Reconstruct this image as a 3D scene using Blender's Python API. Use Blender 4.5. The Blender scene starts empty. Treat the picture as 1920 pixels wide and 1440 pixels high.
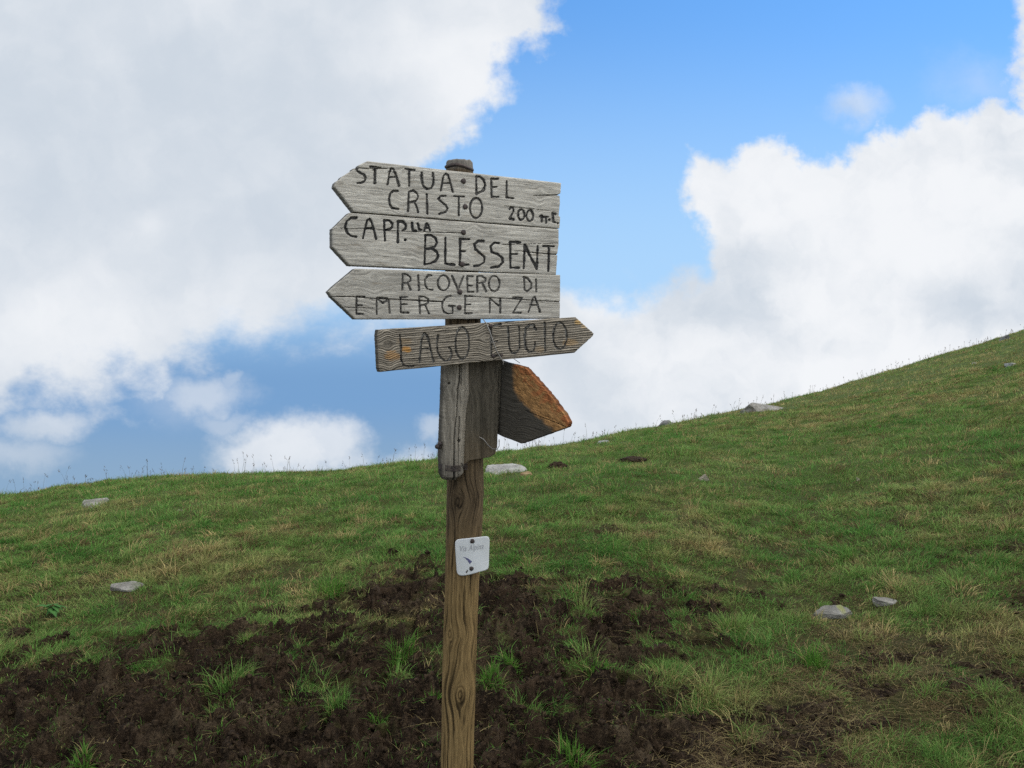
import bpy, math, random
import numpy as np
from mathutils import Vector, Matrix

S = bpy.context.scene
COL = S.collection
rng = np.random.default_rng(7)
random.seed(7)

# ------------------------------------------------------------------ camera
FPX = 1507.0                      # focal length in photo pixels (photo 1920 x 1440)
PITCH = math.radians(3.04)        # camera looks slightly down
CAMZ = 1.6
cam_d = bpy.data.cameras.new("camera")
cam = bpy.data.objects.new("camera", cam_d)
COL.objects.link(cam)
cam_d.sensor_width = 36.0
cam_d.lens = FPX / 1920 * 36.0
cam_d.clip_start = 0.05
cam_d.clip_end = 5000
cam.location = (0, 0, CAMZ)
cam.rotation_euler = (math.radians(90) - PITCH, 0, 0)
S.camera = cam
CP, SP = math.cos(PITCH), math.sin(PITCH)


def ray(px, py):
    """unit-depth direction of a photo pixel (numpy friendly)"""
    px = np.asarray(px, float); py = np.asarray(py, float)
    a = (px - 960) / FPX
    b = (720 - py) / FPX
    return np.stack([a, CP + b * SP, -SP + b * CP], -1)


def ab(px, py):
    d = ray(px, py)
    return float(d[0] / d[1]), float(d[2] / d[1])


# ------------------------------------------------------------------ sky, sun, exposure
SUN_EL, SUN_AZ = math.radians(60), math.radians(78)    # azimuth clockwise from +Y: high on the right
world = bpy.data.worlds.new("World")
S.world = world
world.use_nodes = True
NT = world.node_tree
NT.nodes.clear()


class G:
    """tiny expression builder for shader node trees"""
    def __init__(self, nt): self.nt = nt
    def put(self, sock, v):
        if isinstance(v, bpy.types.NodeSocket): self.nt.links.new(v, sock)
        elif isinstance(v, (tuple, list)) and len(v) == 3 and sock.type == 'RGBA': sock.default_value = (*v, 1)
        else: sock.default_value = v
    def m(self, op, a, b=None, c=None, clamp=False):
        n = self.nt.nodes.new('ShaderNodeMath'); n.operation = op; n.use_clamp = clamp
        for i, v in enumerate((a, b, c)):
            if v is not None: self.put(n.inputs[i], v)
        return n.outputs[0]
    def add(self, a, b): return self.m('ADD', a, b)
    def sub(self, a, b): return self.m('SUBTRACT', a, b)
    def mul(self, a, b): return self.m('MULTIPLY', a, b)
    def madd(self, a, b, c): return self.m('MULTIPLY_ADD', a, b, c)
    def div(self, a, b): return self.m('DIVIDE', a, b)
    def mx(self, a, b): return self.m('MAXIMUM', a, b)
    def mn(self, a, b): return self.m('MINIMUM', a, b)
    def step(self, x, lo, hi, tlo=0.0, thi=1.0):
        n = self.nt.nodes.new('ShaderNodeMapRange'); n.interpolation_type = 'SMOOTHSTEP'
        for i, v in enumerate((x, lo, hi, tlo, thi)): self.put(n.inputs[i], v)
        return n.outputs[0]
    def vec(self, x, y, z):
        n = self.nt.nodes.new('ShaderNodeCombineXYZ')
        for i, v in enumerate((x, y, z)): self.put(n.inputs[i], v)
        return n.outputs[0]
    def sep(self, v):
        n = self.nt.nodes.new('ShaderNodeSeparateXYZ'); self.put(n.inputs[0], v); return n.outputs
    def noise(self, v, scale, detail=5, rough=0.55, col=False, dist=0.0):
        n = self.nt.nodes.new('ShaderNodeTexNoise')
        self.put(n.inputs['Vector'], v); n.inputs['Scale'].default_value = scale
        n.inputs['Detail'].default_value = detail; n.inputs['Roughness'].default_value = rough
        n.inputs['Distortion'].default_value = dist
        return n.outputs['Color' if col else 'Fac']
    def mix(self, f, a, b):
        n = self.nt.nodes.new('ShaderNodeMix'); n.data_type = 'RGBA'
        self.put(n.inputs[0], f); self.put(n.inputs[6], a); self.put(n.inputs[7], b)
        return n.outputs[2]
    def mulc(self, a, b):
        n = self.nt.nodes.new('ShaderNodeMix'); n.data_type = 'RGBA'; n.blend_type = 'MULTIPLY'
        n.inputs[0].default_value = 1.0
        self.put(n.inputs[6], a); self.put(n.inputs[7], b)
        return n.outputs[2]
    def curve(self, x, pts, x0, x1, y0, y1):
        """piecewise curve through pts, domain [x0,x1], range [y0,y1]"""
        n = self.nt.nodes.new('ShaderNodeFloatCurve')
        c = n.mapping.curves[0]
        P = sorted(((p[0] - x0) / (x1 - x0), (p[1] - y0) / (y1 - y0)) for p in pts)
        while len(c.points) < len(P): c.points.new(0.5, 0.5)
        for q, p in zip(c.points, P):
            q.location = (min(1, max(0, p[0])), min(1, max(0, p[1]))); q.handle_type = 'AUTO_CLAMPED'
        n.mapping.update()
        t = self.m('DIVIDE', self.sub(x, x0), x1 - x0, clamp=True)
        self.put(n.inputs['Value'], t)
        return self.madd(n.outputs[0], y1 - y0, y0)
    def attr(self, name, out='Color'):
        n = self.nt.nodes.new('ShaderNodeAttribute'); n.attribute_name = name; return n.outputs[out]


g = G(NT)
tc = NT.nodes.new('ShaderNodeTexCoord')
D = tc.outputs['Generated']
dx, dy, dz = g.sep(D)
dys = g.mx(dy, 0.08)
A0 = g.div(dx, dys)          # tangent right of north
B0 = g.div(dz, dys)          # tangent above horizon
UV = g.vec(A0, B0, 0.0)
# billowing warp of the cloud outlines
w1 = g.sep(g.noise(UV, 7.0, 6, 0.62, col=True))
w2 = g.sep(g.noise(UV, 26.0, 5, 0.6, col=True))
wa = g.add(g.madd(g.sub(w1[0], 0.5), 0.105, 0.0), g.mul(g.sub(w2[0], 0.5), 0.030))
wb = g.add(g.madd(g.sub(w1[1], 0.5), 0.090, 0.0), g.mul(g.sub(w2[1], 0.5), 0.028))
A = g.add(A0, wa)
B = g.add(B0, wb)
AS, BS = (-0.75, 0.75), (-0.35, 0.65)
T = lambda pts: [ab(*p) for p in pts]
# right edge of the big left cloud:  a as function of b
fA = [(b, a) for a, b in T([(1100, -180), (1045, 0), (1055, 40), (1000, 75), (985, 110), (952, 140), (940, 185), (888, 240), (825, 285), (760, 318),
                            (700, 345), (700, 420), (760, 480), (860, 560), (860, 640), (860, 760)])]
# lower edge of the left cloud: b as function of a
gA = T([(-150, 830), (0, 772), (60, 745), (130, 748), (180, 762), (224, 745), (287, 742), (330, 700), (380, 680), (410, 655), (470, 642), (528, 642), (605, 625),
        (672, 614), (760, 606), (850, 600), (940, 560), (1000, 500), (1060, 420)])
# right cloud mass: top edge b(a), its steep left face a(b), the tall column at the far right a(b), the low bank b(a)
hT = T([(1000, 300), (1200, 284), (1320, 281), (1380, 281), (1445, 254), (1490, 264), (1532, 292), (1562, 283), (1600, 258), (1690, 246), (1730, 216), (1800, 198), (1870, 172), (1990, 150)])
eR = [(b, a) for a, b in T([(1300, 150), (1297, 270), (1285, 330), (1271, 375), (1288, 415), (1314, 455), (1318, 505), (1290, 560), (1100, 620), (900, 700), (850, 780), (850, 900)])]
eC = [(b, a) for a, b in T([(1935, -180), (1905, 0), (1886, 60), (1884, 120), (1894, 165), (1985, 215), (1995, 320)])]
hL = T([(690, 960), (830, 900), (860, 780), (905, 690), (950, 620), (1010, 545), (1060, 522), (1120, 532), (1170, 545), (1215, 532), (1262, 512), (1330, 500), (1500, 480), (1990, 480)])
PX = 1 / FPX
dl1 = g.sub(g.curve(B, fA, *BS, *AS), A)
dl2 = g.sub(B, g.curve(A, gA, *AS, *BS))
d_t = g.sub(g.curve(A, hT, *AS, *BS), B)
d_r = g.sub(A, g.curve(B, eR, *BS, *AS))
d_c = g.sub(A, g.curve(B, eC, *BS, *AS))
d_l = g.sub(g.curve(A, hL, *AS, *BS), B)
fine = g.sub(g.noise(UV, 16.0, 8, 0.6), 0.5)
fine2 = g.sub(g.noise(g.vec(A0, g.mul(B0, 1.5), 3.3), 9.0, 8, 0.62), 0.5)
left = g.mn(g.step(g.madd(fine, 0.11, dl1), -26 * PX, 46 * PX), g.step(g.madd(fine2, 0.17, dl2), -40 * PX, 85 * PX))
edge_ = lambda d_, n_, lo, hi: g.step(g.madd(fine, n_, d_), lo * PX, hi * PX)
right = g.mx(g.mx(g.mn(edge_(d_t, 0.075, -10, 30), edge_(d_r, 0.07, -10, 30)), edge_(d_c, 0.07, -12, 32)), edge_(d_l, 0.11, -20, 60))
# the white haze that fills the lower part of the right cloud is softer
cover = g.mx(left, right)


def puff(cx, cy, rx, ry, alpha, soft=0.55, nz=1.1):
    a, b = ab(cx, cy)
    q = g.m('SQRT', g.add(g.m('POWER', g.div(g.sub(A, a), rx * PX), 2.0), g.m('POWER', g.div(g.sub(B, b), ry * PX), 2.0)))
    return g.mul(g.step(g.madd(fine2, nz, g.sub(1.0, q)), -soft * 0.8, soft * 1.15), alpha * 0.92)


for p in [(530, 846, 120, 62, 0.95, 0.5, 1.5), (600, 836, 85, 50, 0.85, 0.5, 1.4), (85, 792, 74, 38, 0.78, 0.6, 1.5), (40, 852, 95, 30, 0.55, 0.8, 1.5), (385, 728, 80, 38, 0.62, 0.7, 1.7), (425, 782, 60, 24, 0.42, 0.6, 1.1),
          (330, 750, 90, 40, 0.22, 0.9, 1.2), (1602, 210, 50, 27, 0.62, 0.8, 0.8), (780, 862, 75, 34, 0.75, 0.6, 1.0), (820, 800, 34, 22, 0.55, 0.7, 1.0), (1825, 150, 70, 45, 0.3, 1.0, 1.4),
          (440, 700, 26, 14, 0.4, 0.6, 1.2)]:
    cover = g.mx(cover, puff(*p))
# everywhere else (sides, overhead, behind): broken cloud
gen = g.step(g.noise(D, 2.6, 8, 0.58), 0.36, 0.56)
front = g.step(dy, 0.30, 0.55)
low = g.step(dz, 0.42, 0.62, 1.0, 0.0)
front = g.mul(front, low)
cover = g.m('MULTIPLY_ADD', front, g.sub(cover, gen), gen)

# cloud brightness
shade = g.noise(g.vec(A0, B0, 1.7), 3.6, 6, 0.5)
shade2 = g.noise(g.vec(g.add(A, 0.02), g.add(B, -0.03), 4.2), 11.0, 5, 0.55)


def glow(cx, cy, rx, ry, amp):
    a, b = ab(cx, cy)
    q = g.add(g.m('POWER', g.div(g.sub(A0, a), rx * PX), 2.0), g.m('POWER', g.div(g.sub(B0, b), ry * PX), 2.0))
    return g.mul(g.m('EXPONENT', g.mul(q, -1.0)), amp)


bil = g.sub(g.noise(g.vec(A, B, 2.2), 8.0, 7, 0.55), g.noise(g.vec(g.add(A, 0.018), g.add(B, 0.030), 2.2), 8.0, 7, 0.55))
br = g.add(g.add(g.madd(g.sub(shade, 0.5), 0.62, 0.53), g.mul(g.sub(shade2, 0.5), 0.35)), g.mul(bil, g.step(A0, -0.02, 0.2, 0.55, 1.35)))
for p in [(880, 110, 170, 170, 0.36), (300, 250, 420, 260, -0.22), (90, 640, 190, 110, 0.22), (480, 560, 200, 90, 0.10), (0, 0, 300, 300, -0.14), (1420, 340, 260, 110, 0.40), (1700, 470, 170, 90, 0.5), (1330, 620, 260, 110, -0.04),
          (1640, 700, 300, 120, 0.48), (1880, 600, 130, 90, -0.12), (1800, 300, 200, 120, 0.3), (550, 830, 140, 60, 0.25), (285, 420, 30, 30, 0.25), (1130, 570, 90, 50, 0.3)]:
    br = g.add(br, glow(*p))
br = g.m('MINIMUM', g.mx(br, 0.0), 1.25)
cloud = g.mix(g.step(br, 0.1, 1.05), (5.95, 6.65, 7.5), (9.0, 9.2, 9.5))
# the veiled sun high on the right brightens the clouds round it
sd_ = (math.sin(SUN_AZ) * math.cos(SUN_EL), math.cos(SUN_AZ) * math.cos(SUN_EL), math.sin(SUN_EL))
dt_ = g.add(g.add(g.mul(dx, sd_[0]), g.mul(dy, sd_[1])), g.mul(dz, sd_[2]))
cloud = g.mulc(cloud, g.mix(g.mul(g.step(dt_, 0.2, 1.0), g.sub(1.0, front)), (1, 1, 1), (1.7, 1.65, 1.55)))
cloud = g.mulc(cloud, g.mix(g.mul(g.step(dy, 0.35, -0.15), 1.0), (1, 1, 1), (1.9, 1.85, 1.75)))  # unseen clouds behind the camera made brighter to light the sign faces
# clear sky
sky = NT.nodes.new('ShaderNodeTexSky')
sky.sky_type = 'NISHITA'
sky.sun_disc = False
sky.sun_elevation = SUN_EL
sky.sun_rotation = SUN_AZ
sky.altitude = 2000
sky.air_density = 1.0
sky.dust_density = 0.6
sky.ozone_density = 1.2
NT.links.new(g.vec(dx, dy, g.madd(g.mx(dz, 0.0), 0.62, 0.30)), sky.inputs[0])
blue = g.mulc(sky.outputs[0], (1.30, 2.14, 2.55))
blue = g.mix(g.step(B0, ab(960, 560)[1], ab(960, -40)[1], 0.88, 0.0), blue, (4.5, 6.95, 9.6))
# valley haze below the cloud base, left of the ridge
hz = g.mul(g.mul(g.step(B0, ab(960, 720)[1], ab(960, 500)[1], 1.0, 0.0), g.step(A0, -0.02, 0.12, 1.0, 0.0)), 0.96)
blue = g.mix(hz, blue, g.mix(g.step(B0, ab(960, 900)[1], ab(960, 740)[1]), (2.55, 3.95, 5.7), (1.80, 3.50, 6.15)))
final = g.mix(cover, blue, cloud)
bg = NT.nodes.new('ShaderNodeBackground')
bg.inputs['Strength'].default_value = 0.1
NT.links.new(final, bg.inputs['Color'])
wo = NT.nodes.new('ShaderNodeOutputWorld')
NT.links.new(bg.outputs[0], wo.inputs[0])

sun_d = bpy.data.lights.new("sun", 'SUN')
sun_d.energy = 1.5
sun_d.angle = math.radians(25)
sun_d.color = (1.0, 0.95, 0.88)
sun = bpy.data.objects.new("sun", sun_d)
COL.objects.link(sun)
sv = Vector((math.sin(SUN_AZ) * math.cos(SUN_EL), math.cos(SUN_AZ) * math.cos(SUN_EL), math.sin(SUN_EL)))
sun.rotation_euler = sv.to_track_quat('Z', 'Y').to_euler()
sun.location = (0, 0, 20)

S.view_settings.view_transform = 'Standard'
S.view_settings.look = 'None'
S.view_settings.gamma = 1.0
S.view_settings.exposure = 0.0
S.cycles.use_denoising = False
S.render.resolution_x, S.render.resolution_y = 1024, 768

# ------------------------------------------------------------------ numpy noise
_M = np.uint32


def _hash(ix, iy, seed):
    h = (ix.astype(np.int64) * 374761393 + iy.astype(np.int64) * 668265263 + seed * 974634777) & 0xFFFFFFFF
    h = ((h ^ (h >> 13)) * 1274126177) & 0xFFFFFFFF
    h = ((h ^ (h >> 15)) * 2246822519) & 0xFFFFFFFF
    return (h ^ (h >> 16)) & 0xFFFFFFFF


def perlin(x, y, seed=0):
    x = np.asarray(x, float); y = np.asarray(y, float)
    x0 = np.floor(x); y0 = np.floor(y)
    fx = x - x0; fy = y - y0
    x0 = x0.astype(np.int64); y0 = y0.astype(np.int64)
    u = fx * fx * fx * (fx * (fx * 6 - 15) + 10)
    v = fy * fy * fy * (fy * (fy * 6 - 15) + 10)

    def gr(i, j):
        a = _hash(x0 + i, y0 + j, seed) * (2 * math.pi / 4294967296.0)
        return np.cos(a) * (fx - i) + np.sin(a) * (fy - j)
    n0 = gr(0, 0) * (1 - u) + gr(1, 0) * u
    n1 = gr(0, 1) * (1 - u) + gr(1, 1) * u
    return (n0 * (1 - v) + n1 * v) * 1.45


def fbm(x, y, oct=4, seed=0, rough=0.5):
    s = 0; a = 1; t = 0
    for i in range(oct):
        s = s + a * perlin(x * 2 ** i + 13.1 * i, y * 2 ** i + 7.7 * i, seed + i)
        t += a; a *= rough
    return s / t


def cells(x, y, seed=0):
    """distance to nearest jittered feature point (Worley F1)"""
    x0 = np.floor(x).astype(np.int64); y0 = np.floor(y).astype(np.int64)
    best = np.full(np.shape(x), 9.0)
    for i in (-1, 0, 1):
        for j in (-1, 0, 1):
            h = _hash(x0 + i, y0 + j, seed)
            px = x0 + i + (h & 0xFFFF) / 65536.0
            py = y0 + j + (h >> 16) / 65536.0
            best = np.minimum(best, np.hypot(px - x, py - y))
    return best


def sstep(x, a, b):
    t = np.clip((x - a) / (b - a), 0, 1)
    return t * t * (3 - 2 * t)


# ------------------------------------------------------------------ object helpers
def put(o, parent=None, label=None, cat=None, group=None, kind=None):
    COL.objects.link(o)
    if parent is not None: o.parent = parent
    if label: o['label'] = label
    if cat: o['category'] = cat
    if group: o['group'] = group
    if kind: o['kind'] = kind
    return o


def mesh_np(name, V, F3=None, F4=None, attrs=None, smooth=False):
    """fast mesh from numpy: vertices, triangles, quads, float-colour point attributes"""
    V = np.ascontiguousarray(V, np.float32)
    me = bpy.data.meshes.new(name)
    F3 = np.zeros((0, 3), np.int32) if F3 is None else np.asarray(F3, np.int32)
    F4 = np.zeros((0, 4), np.int32) if F4 is None else np.asarray(F4, np.int32)
    me.vertices.add(len(V))
    me.vertices.foreach_set('co', V.ravel())
    nl = F3.size + F4.size
    me.loops.add(nl)
    me.loops.foreach_set('vertex_index', np.concatenate([F3.ravel(), F4.ravel()]).astype(np.int32))
    me.polygons.add(len(F3) + len(F4))
    ls = np.concatenate([np.arange(len(F3)) * 3, F3.size + np.arange(len(F4)) * 4]).astype(np.int32)
    me.polygons.foreach_set('loop_start', ls)
    if smooth: me.polygons.foreach_set('use_smooth', np.ones(len(ls), bool))
    for k, a in (attrs or {}).items():
        a = np.asarray(a, np.float32)
        if a.ndim == 1:
            at = me.attributes.new(k, 'FLOAT', 'POINT'); at.data.foreach_set('value', a)
        elif a.shape[1] == 3:
            at = me.attributes.new(k, 'FLOAT_COLOR', 'POINT')
            at.data.foreach_set('color', np.concatenate([a, np.ones((len(a), 1), np.float32)], 1).ravel())
    me.update(calc_edges=True)
    return me


def obj(name, me, mat=None, **kw):
    o = bpy.data.objects.new(name, me)
    if mat is not None: me.materials.append(mat)
    return put(o, **kw)


def empty(name, loc, **kw):
    o = bpy.data.objects.new(name, None)
    o.location = loc
    o.empty_display_size = 0.1
    return put(o, **kw)


def tube(pts, r, n=6):
    """tube through points, r scalar or list -> V, F4"""
    P = [Vector(p) for p in pts]
    V = []; F = []
    up = Vector((0.31, 0.2, 0.93))
    for i, p in enumerate(P):
        t = (P[min(i + 1, len(P) - 1)] - P[max(i - 1, 0)]).normalized()
        a = t.cross(up).normalized(); b = t.cross(a)
        rr = r[i] if hasattr(r, '__len__') else r
        for k in range(n):
            c = 2 * math.pi * k / n
            V.append(p + a * (math.cos(c) * rr) + b * (math.sin(c) * rr))
    for i in range(len(P) - 1):
        for k in range(n):
            F.append((i * n + k, i * n + (k + 1) % n, (i + 1) * n + (k + 1) % n, (i + 1) * n + k))
    return np.array([tuple(v) for v in V]), np.array(F)


def new_mat(name):
    m = bpy.data.materials.new(name)
    m.use_nodes = True
    m.node_tree.nodes.clear()
    gg = G(m.node_tree)
    out = m.node_tree.nodes.new('ShaderNodeOutputMaterial')
    return m, gg, out


def principled(gg, out, color, rough=0.8, spec=0.3, metallic=0.0, normal=None):
    b = gg.nt.nodes.new('ShaderNodeBsdfPrincipled')
    gg.put(b.inputs['Base Color'], color)
    gg.put(b.inputs['Roughness'], rough)
    gg.put(b.inputs['Specular IOR Level'], spec)
    gg.put(b.inputs['Metallic'], metallic)
    if normal is not None: gg.put(b.inputs['Normal'], normal)
    gg.nt.links.new(b.outputs[0], out.inputs[0])
    return b


def bump(gg, h, strength=0.5, dist=0.01):
    n = gg.nt.nodes.new('ShaderNodeBump')
    n.inputs['Strength'].default_value = strength
    n.inputs['Distance'].default_value = dist
    gg.put(n.inputs['Height'], h)
    return n.outputs[0]


def objco(gg):
    n = gg.nt.nodes.new('ShaderNodeTexCoord'); return n.outputs['Object']


# ------------------------------------------------------------------ terrain
SKYL = [(-300, 985), (0, 932), (40, 930), (80, 926), (100, 918), (200, 908), (320, 896), (480, 890), (600, 888), (700, 878), (820, 864), (930, 852), (1000, 844), (1100, 830), (1200, 808),
        (1250, 799), (1350, 778), (1400, 768), (1450, 758), (1550, 733), (1650, 702), (1690, 690), (1760, 668), (1850, 643), (1920, 620), (2000, 592), (2200, 520)]
CREST = [(-300, 11.0), (400, 12.0), (900, 12.5), (1100, 13.5), (1300, 17), (1500, 23), (1700, 29), (1920, 34), (2200, 38)]
_uu = np.linspace(-0.9, 0.9, 1801)
_sk = np.array([ab(*p) for p in SKYL])
_cr = np.array([((p[0] - 960) / FPX, p[1]) for p in CREST])
_vs = np.interp(_uu, _sk[:, 0], _sk[:, 1])
_yc = np.interp(_uu, _cr[:, 0], _cr[:, 1])


def _sm(a, w):
    k = np.hanning(w); k /= k.sum()
    return np.convolve(np.pad(a, w // 2, mode='edge'), k, mode='valid')[:len(a)]


_vs = _sm(_vs, 41); _yc = _sm(_yc, 121)
_s = _vs + 2 * CAMZ / _yc
_k = CAMZ / _yc ** 2


def base_z(x, y):
    x = np.asarray(x, float); y = np.asarray(y, float)
    u = x / np.sqrt(y * y + 1.5)
    s = np.interp(u, _uu, _s); k = np.interp(u, _uu, _k)
    yy = np.maximum(y, -3)
    yq = np.minimum(yy, 60)
    q = np.where(yy > 0, yq * yq + np.maximum(yy - 60, 0) * 120, 0)
    return s * np.clip(yy, -3, 60) - k * q


def at(px, py):
    """point of the hillside seen at a photo pixel"""
    d = ray(px, py); d = d / d[1]
    t = np.linspace(0.6, 45, 9000)
    P = np.outer(t, d) + (0, 0, CAMZ)
    below = P[:, 2] <= base_z(P[:, 0], P[:, 1])
    i = int(np.argmax(below)) if below.any() else int(np.argmin(P[:, 2] - base_z(P[:, 0], P[:, 1])))
    return P[i]


MUD = [[(-260, 1250), (0, 1245), (40, 1205), (90, 1195), (200, 1190), (300, 1172), (400, 1160), (480, 1150), (560, 1130), (620, 1105), (680, 1078), (760, 1060), (850, 1048), (940, 1055), (1000, 1082), (1110, 1090), (1200, 1080),
        (1290, 1085), (1390, 1115), (1375, 1180), (1330, 1215), (1280, 1262), (1340, 1312), (1440, 1315), (1540, 1290), (1590, 1250), (1650, 1208), (1740, 1200), (1830, 1225), (2100, 1240),
        (2100, 1320), (1850, 1300), (1740, 1320), (1640, 1380), (1560, 1440), (1480, 1700), (-300, 1900)],
       [(1640, 965), (1690, 960), (1720, 975), (1690, 995), (1650, 985)], [(1850, 1020), (1960, 1000), (1990, 1030), (1930, 1045), (1860, 1040)],
       [(1850, 1125), (1930, 1110), (1990, 1140), (1900, 1150)], [(640, 1078), (700, 1060), (730, 1080), (670, 1092)], [(10, 1178), (30, 1155), (70, 1160), (50, 1190), (20, 1195)],
       [(1290, 1050), (1370, 1040), (1420, 1060), (1340, 1070)], [(1200, 1065), (1260, 1058), (1250, 1085), (1210, 1085)], [(1760, 1030), (1830, 1035), (1800, 1055), (1750, 1050)],
       [(1535, 1118), (1585, 1112), (1600, 1130), (1545, 1140)], [(1300, 985), (1340, 978), (1350, 995), (1310, 1000)], [(1120, 1000), (1150, 990), (1160, 1010), (1125, 1015)]]
BARE = np.array([at(*p)[:2] for p in [(1430, 1215), (1560, 1175), (1700, 1165), (1990, 1185), (1990, 1340), (1780, 1390), (1640, 1450), (1300, 1500), (1180, 1460), (1250, 1390), (1400, 1330)]])
MUDW = [np.array([at(*p)[:2] for p in poly]) for poly in MUD]


def poly_sd(x, y, P):
    """signed distance, positive inside"""
    d = np.full(x.shape, 1e9); ins = np.zeros(x.shape, bool)
    for i in range(len(P)):
        ax, ay = P[i]; bx, by = P[(i + 1) % len(P)]
        ex, ey = bx - ax, by - ay
        t = np.clip(((x - ax) * ex + (y - ay) * ey) / (ex * ex + ey * ey + 1e-12), 0, 1)
        d = np.minimum(d, np.hypot(x - ax - t * ex, y - ay - t * ey))
        c = ((ay > y) != (by > y))
        with np.errstate(divide='ignore', invalid='ignore'):
            xi = ax + (y - ay) / (by - ay if by != ay else 1e-12) * ex
        ins ^= c & (x < xi)
    return np.where(ins, d, -d)


def mud_mask(x, y):
    out = np.zeros(x.shape)
    sel = (y > 0.3) & (y < 9) & (np.abs(x) < 6)
    xs, ys = x[sel], y[sel]
    if xs.size == 0: return out
    wob = 0.85 * fbm(xs * 2.2, ys * 3.2, 5, 31, 0.65) + 0.75 * fbm(xs * 5.5, ys * 7.5, 3, 33, 0.6) - 0.16 * sstep(ys, 2.8, 3.3) - 2.0 * sstep(xs, 1.1, 1.3) * sstep(2.9 - ys, 0, 0.15)
    m = np.zeros(xs.shape)
    for i, P in enumerate(MUDW):
        if i == 0: m = np.maximum(m, sstep(np.minimum(poly_sd(xs, ys, P), 0.42) + wob, -0.10, 0.14))
        else:
            b = (xs > P[:, 0].min() - .4) & (xs < P[:, 0].max() + .4) & (ys > P[:, 1].min() - .4) & (ys < P[:, 1].max() + .4)
            m[b] = np.maximum(m[b], 0.55 * sstep(poly_sd(xs[b], ys[b], P) + wob[b] * 0.35, -0.06, 0.08))
    out[sel] = m
    return out


def bumps(x, y):
    """turf tussocks"""
    r = np.hypot(x, y)
    far = np.clip(r / 8, 0.6, 3.0)
    h = 0.050 * far ** .7 * fbm(x * 0.9, y * 0.9, 3, 3) + 0.028 * fbm(x * 3.1, y * 3.1, 3, 5)
    return h


def churn(x, y):
    """trampled mud: hoof holes, clods and crumbs"""
    wx = x + 0.05 * perlin(x * 7, y * 7, 61); wy = y + 0.05 * perlin(x * 7, y * 7, 62)
    big = fbm(wx * 4.2, wy * 4.2, 3, 41, 0.55)
    hole = cells(wx * 5.2, wy * 5.2, 43)
    hole = -sstep(0.36 - hole, 0, 0.22)
    b1 = 1 - np.abs(perlin(wx * 13, wy * 13, 44)) * 2.0
    b2 = 1 - np.abs(perlin(wx * 29, wy * 29, 45)) * 2.0
    c = fbm(x * 55, y * 55, 3, 47, 0.65)
    rim = sstep(perlin(wx * 3.1, wy * 3.1, 49), -0.2, 0.4)
    mid = fbm(wx * 11, wy * 11, 5, 51, 0.68)
    pl1 = sstep(fbm(wx * 5.5, wy * 5.5, 4, 52, 0.6), -0.22, 0.06)
    pl2 = sstep(fbm(wx * 13, wy * 13, 4, 53, 0.62), -0.18, 0.10)
    pl3 = sstep(fbm(wx * 27, wy * 27, 3, 54, 0.62), -0.15, 0.15)
    return 0.055 * big + 0.060 * hole * (0.4 + rim) + 0.055 * (pl1 - 0.7) + 0.036 * (pl2 - 0.6) + 0.016 * pl3 + 0.010 * b1 + 0.008 * b2 + 0.014 * c + 0.035 * mid


def bare_zone(x, y):
    out = np.zeros(x.shape); k = (y < 5) & (x > 0)
    if k.any(): out[k] = sstep(poly_sd(x[k], y[k], BARE) + 0.25 * fbm(x[k] * 3, y[k] * 3, 4, 191), -0.1, 0.15)
    return out


def ground_z(x, y, m=None):
    if m is None: m = mud_mask(x, y)
    z = base_z(x, y) + bumps(x, y) * (1 - 0.5 * m)
    b = m > 0.003
    if b.any(): z[b] += m[b] ** 1.4 * (1 - 0.6 * bare_zone(x[b], y[b])) * np.clip(churn(x[b], y[b]) - 0.012, -0.12, 0.055)
    return z


def axis(parts):
    return np.unique(np.concatenate(parts))


def geo(a, b, ratio, d0):
    o = [a]; d = d0
    while o[-1] < b:
        o.append(o[-1] + d); d *= ratio
    return np.array(o)


xr = geo(3.4, 420, 1.035, 0.008)
gx = axis([np.arange(-3.4, 3.4, 0.0075), xr, -xr])
gy = axis([np.arange(2.0, 4.9, 0.0065), geo(4.9, 400, 1.0125, 0.007), -geo(-2.0, 60, 1.10, 0.02)])
X, Y = np.meshgrid(gx, gy)
X = X.ravel(); Y = Y.ravel()
M = mud_mask(X, Y)
Z = ground_z(X, Y, M)
nx, ny = len(gx), len(gy)
idx = np.arange(nx * ny).reshape(ny, nx)
F4 = np.stack([idx[:-1, :-1], idx[:-1, 1:], idx[1:, 1:], idx[1:, :-1]], -1).reshape(-1, 4)
patch = 0.5 + 0.5 * fbm(X * 0.9, Y * 0.9, 3, 71)
mg, gg, out = new_mat("turf_and_mud")
P_ = objco(gg)
n1 = gg.noise(P_, 9, 6, 0.65); n2 = gg.noise(P_, 70, 6, 0.7); n3 = gg.noise(P_, 260, 4, 0.7)
n0 = gg.noise(P_, 3.2, 5, 0.6)
soil = gg.mix(gg.step(n1, 0.35, 0.65), (0.014, 0.0092, 0.0062), (0.050, 0.032, 0.019))
soil = gg.mix(gg.step(n2, 0.50, 0.66), soil, (0.084, 0.056, 0.034))
soil = gg.mix(gg.mul(gg.step(n0, 0.52, 0.68), gg.step(n2, 0.36, 0.55)), soil, (0.098, 0.071, 0.042))
soil = gg.mix(gg.mul(gg.step(n3, 0.58, 0.70), 0.7), soil, (0.13, 0.098, 0.056))
thatch = gg.mix(gg.step(n2, 0.35, 0.65), (0.034, 0.034, 0.010), (0.078, 0.072, 0.026))
thatch = gg.mix(gg.step(n1, 0.55, 0.75), thatch, (0.09, 0.07, 0.035))
lawn = gg.mix(gg.step(n2, 0.35, 0.65), (0.052, 0.085, 0.018), (0.105, 0.140, 0.038))
thatch = gg.mix(gg.mul(gg.attr('lush', 'Fac'), 0.8), thatch, lawn)
colr = gg.mix(gg.attr('mud', 'Fac'), thatch, soil)
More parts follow.
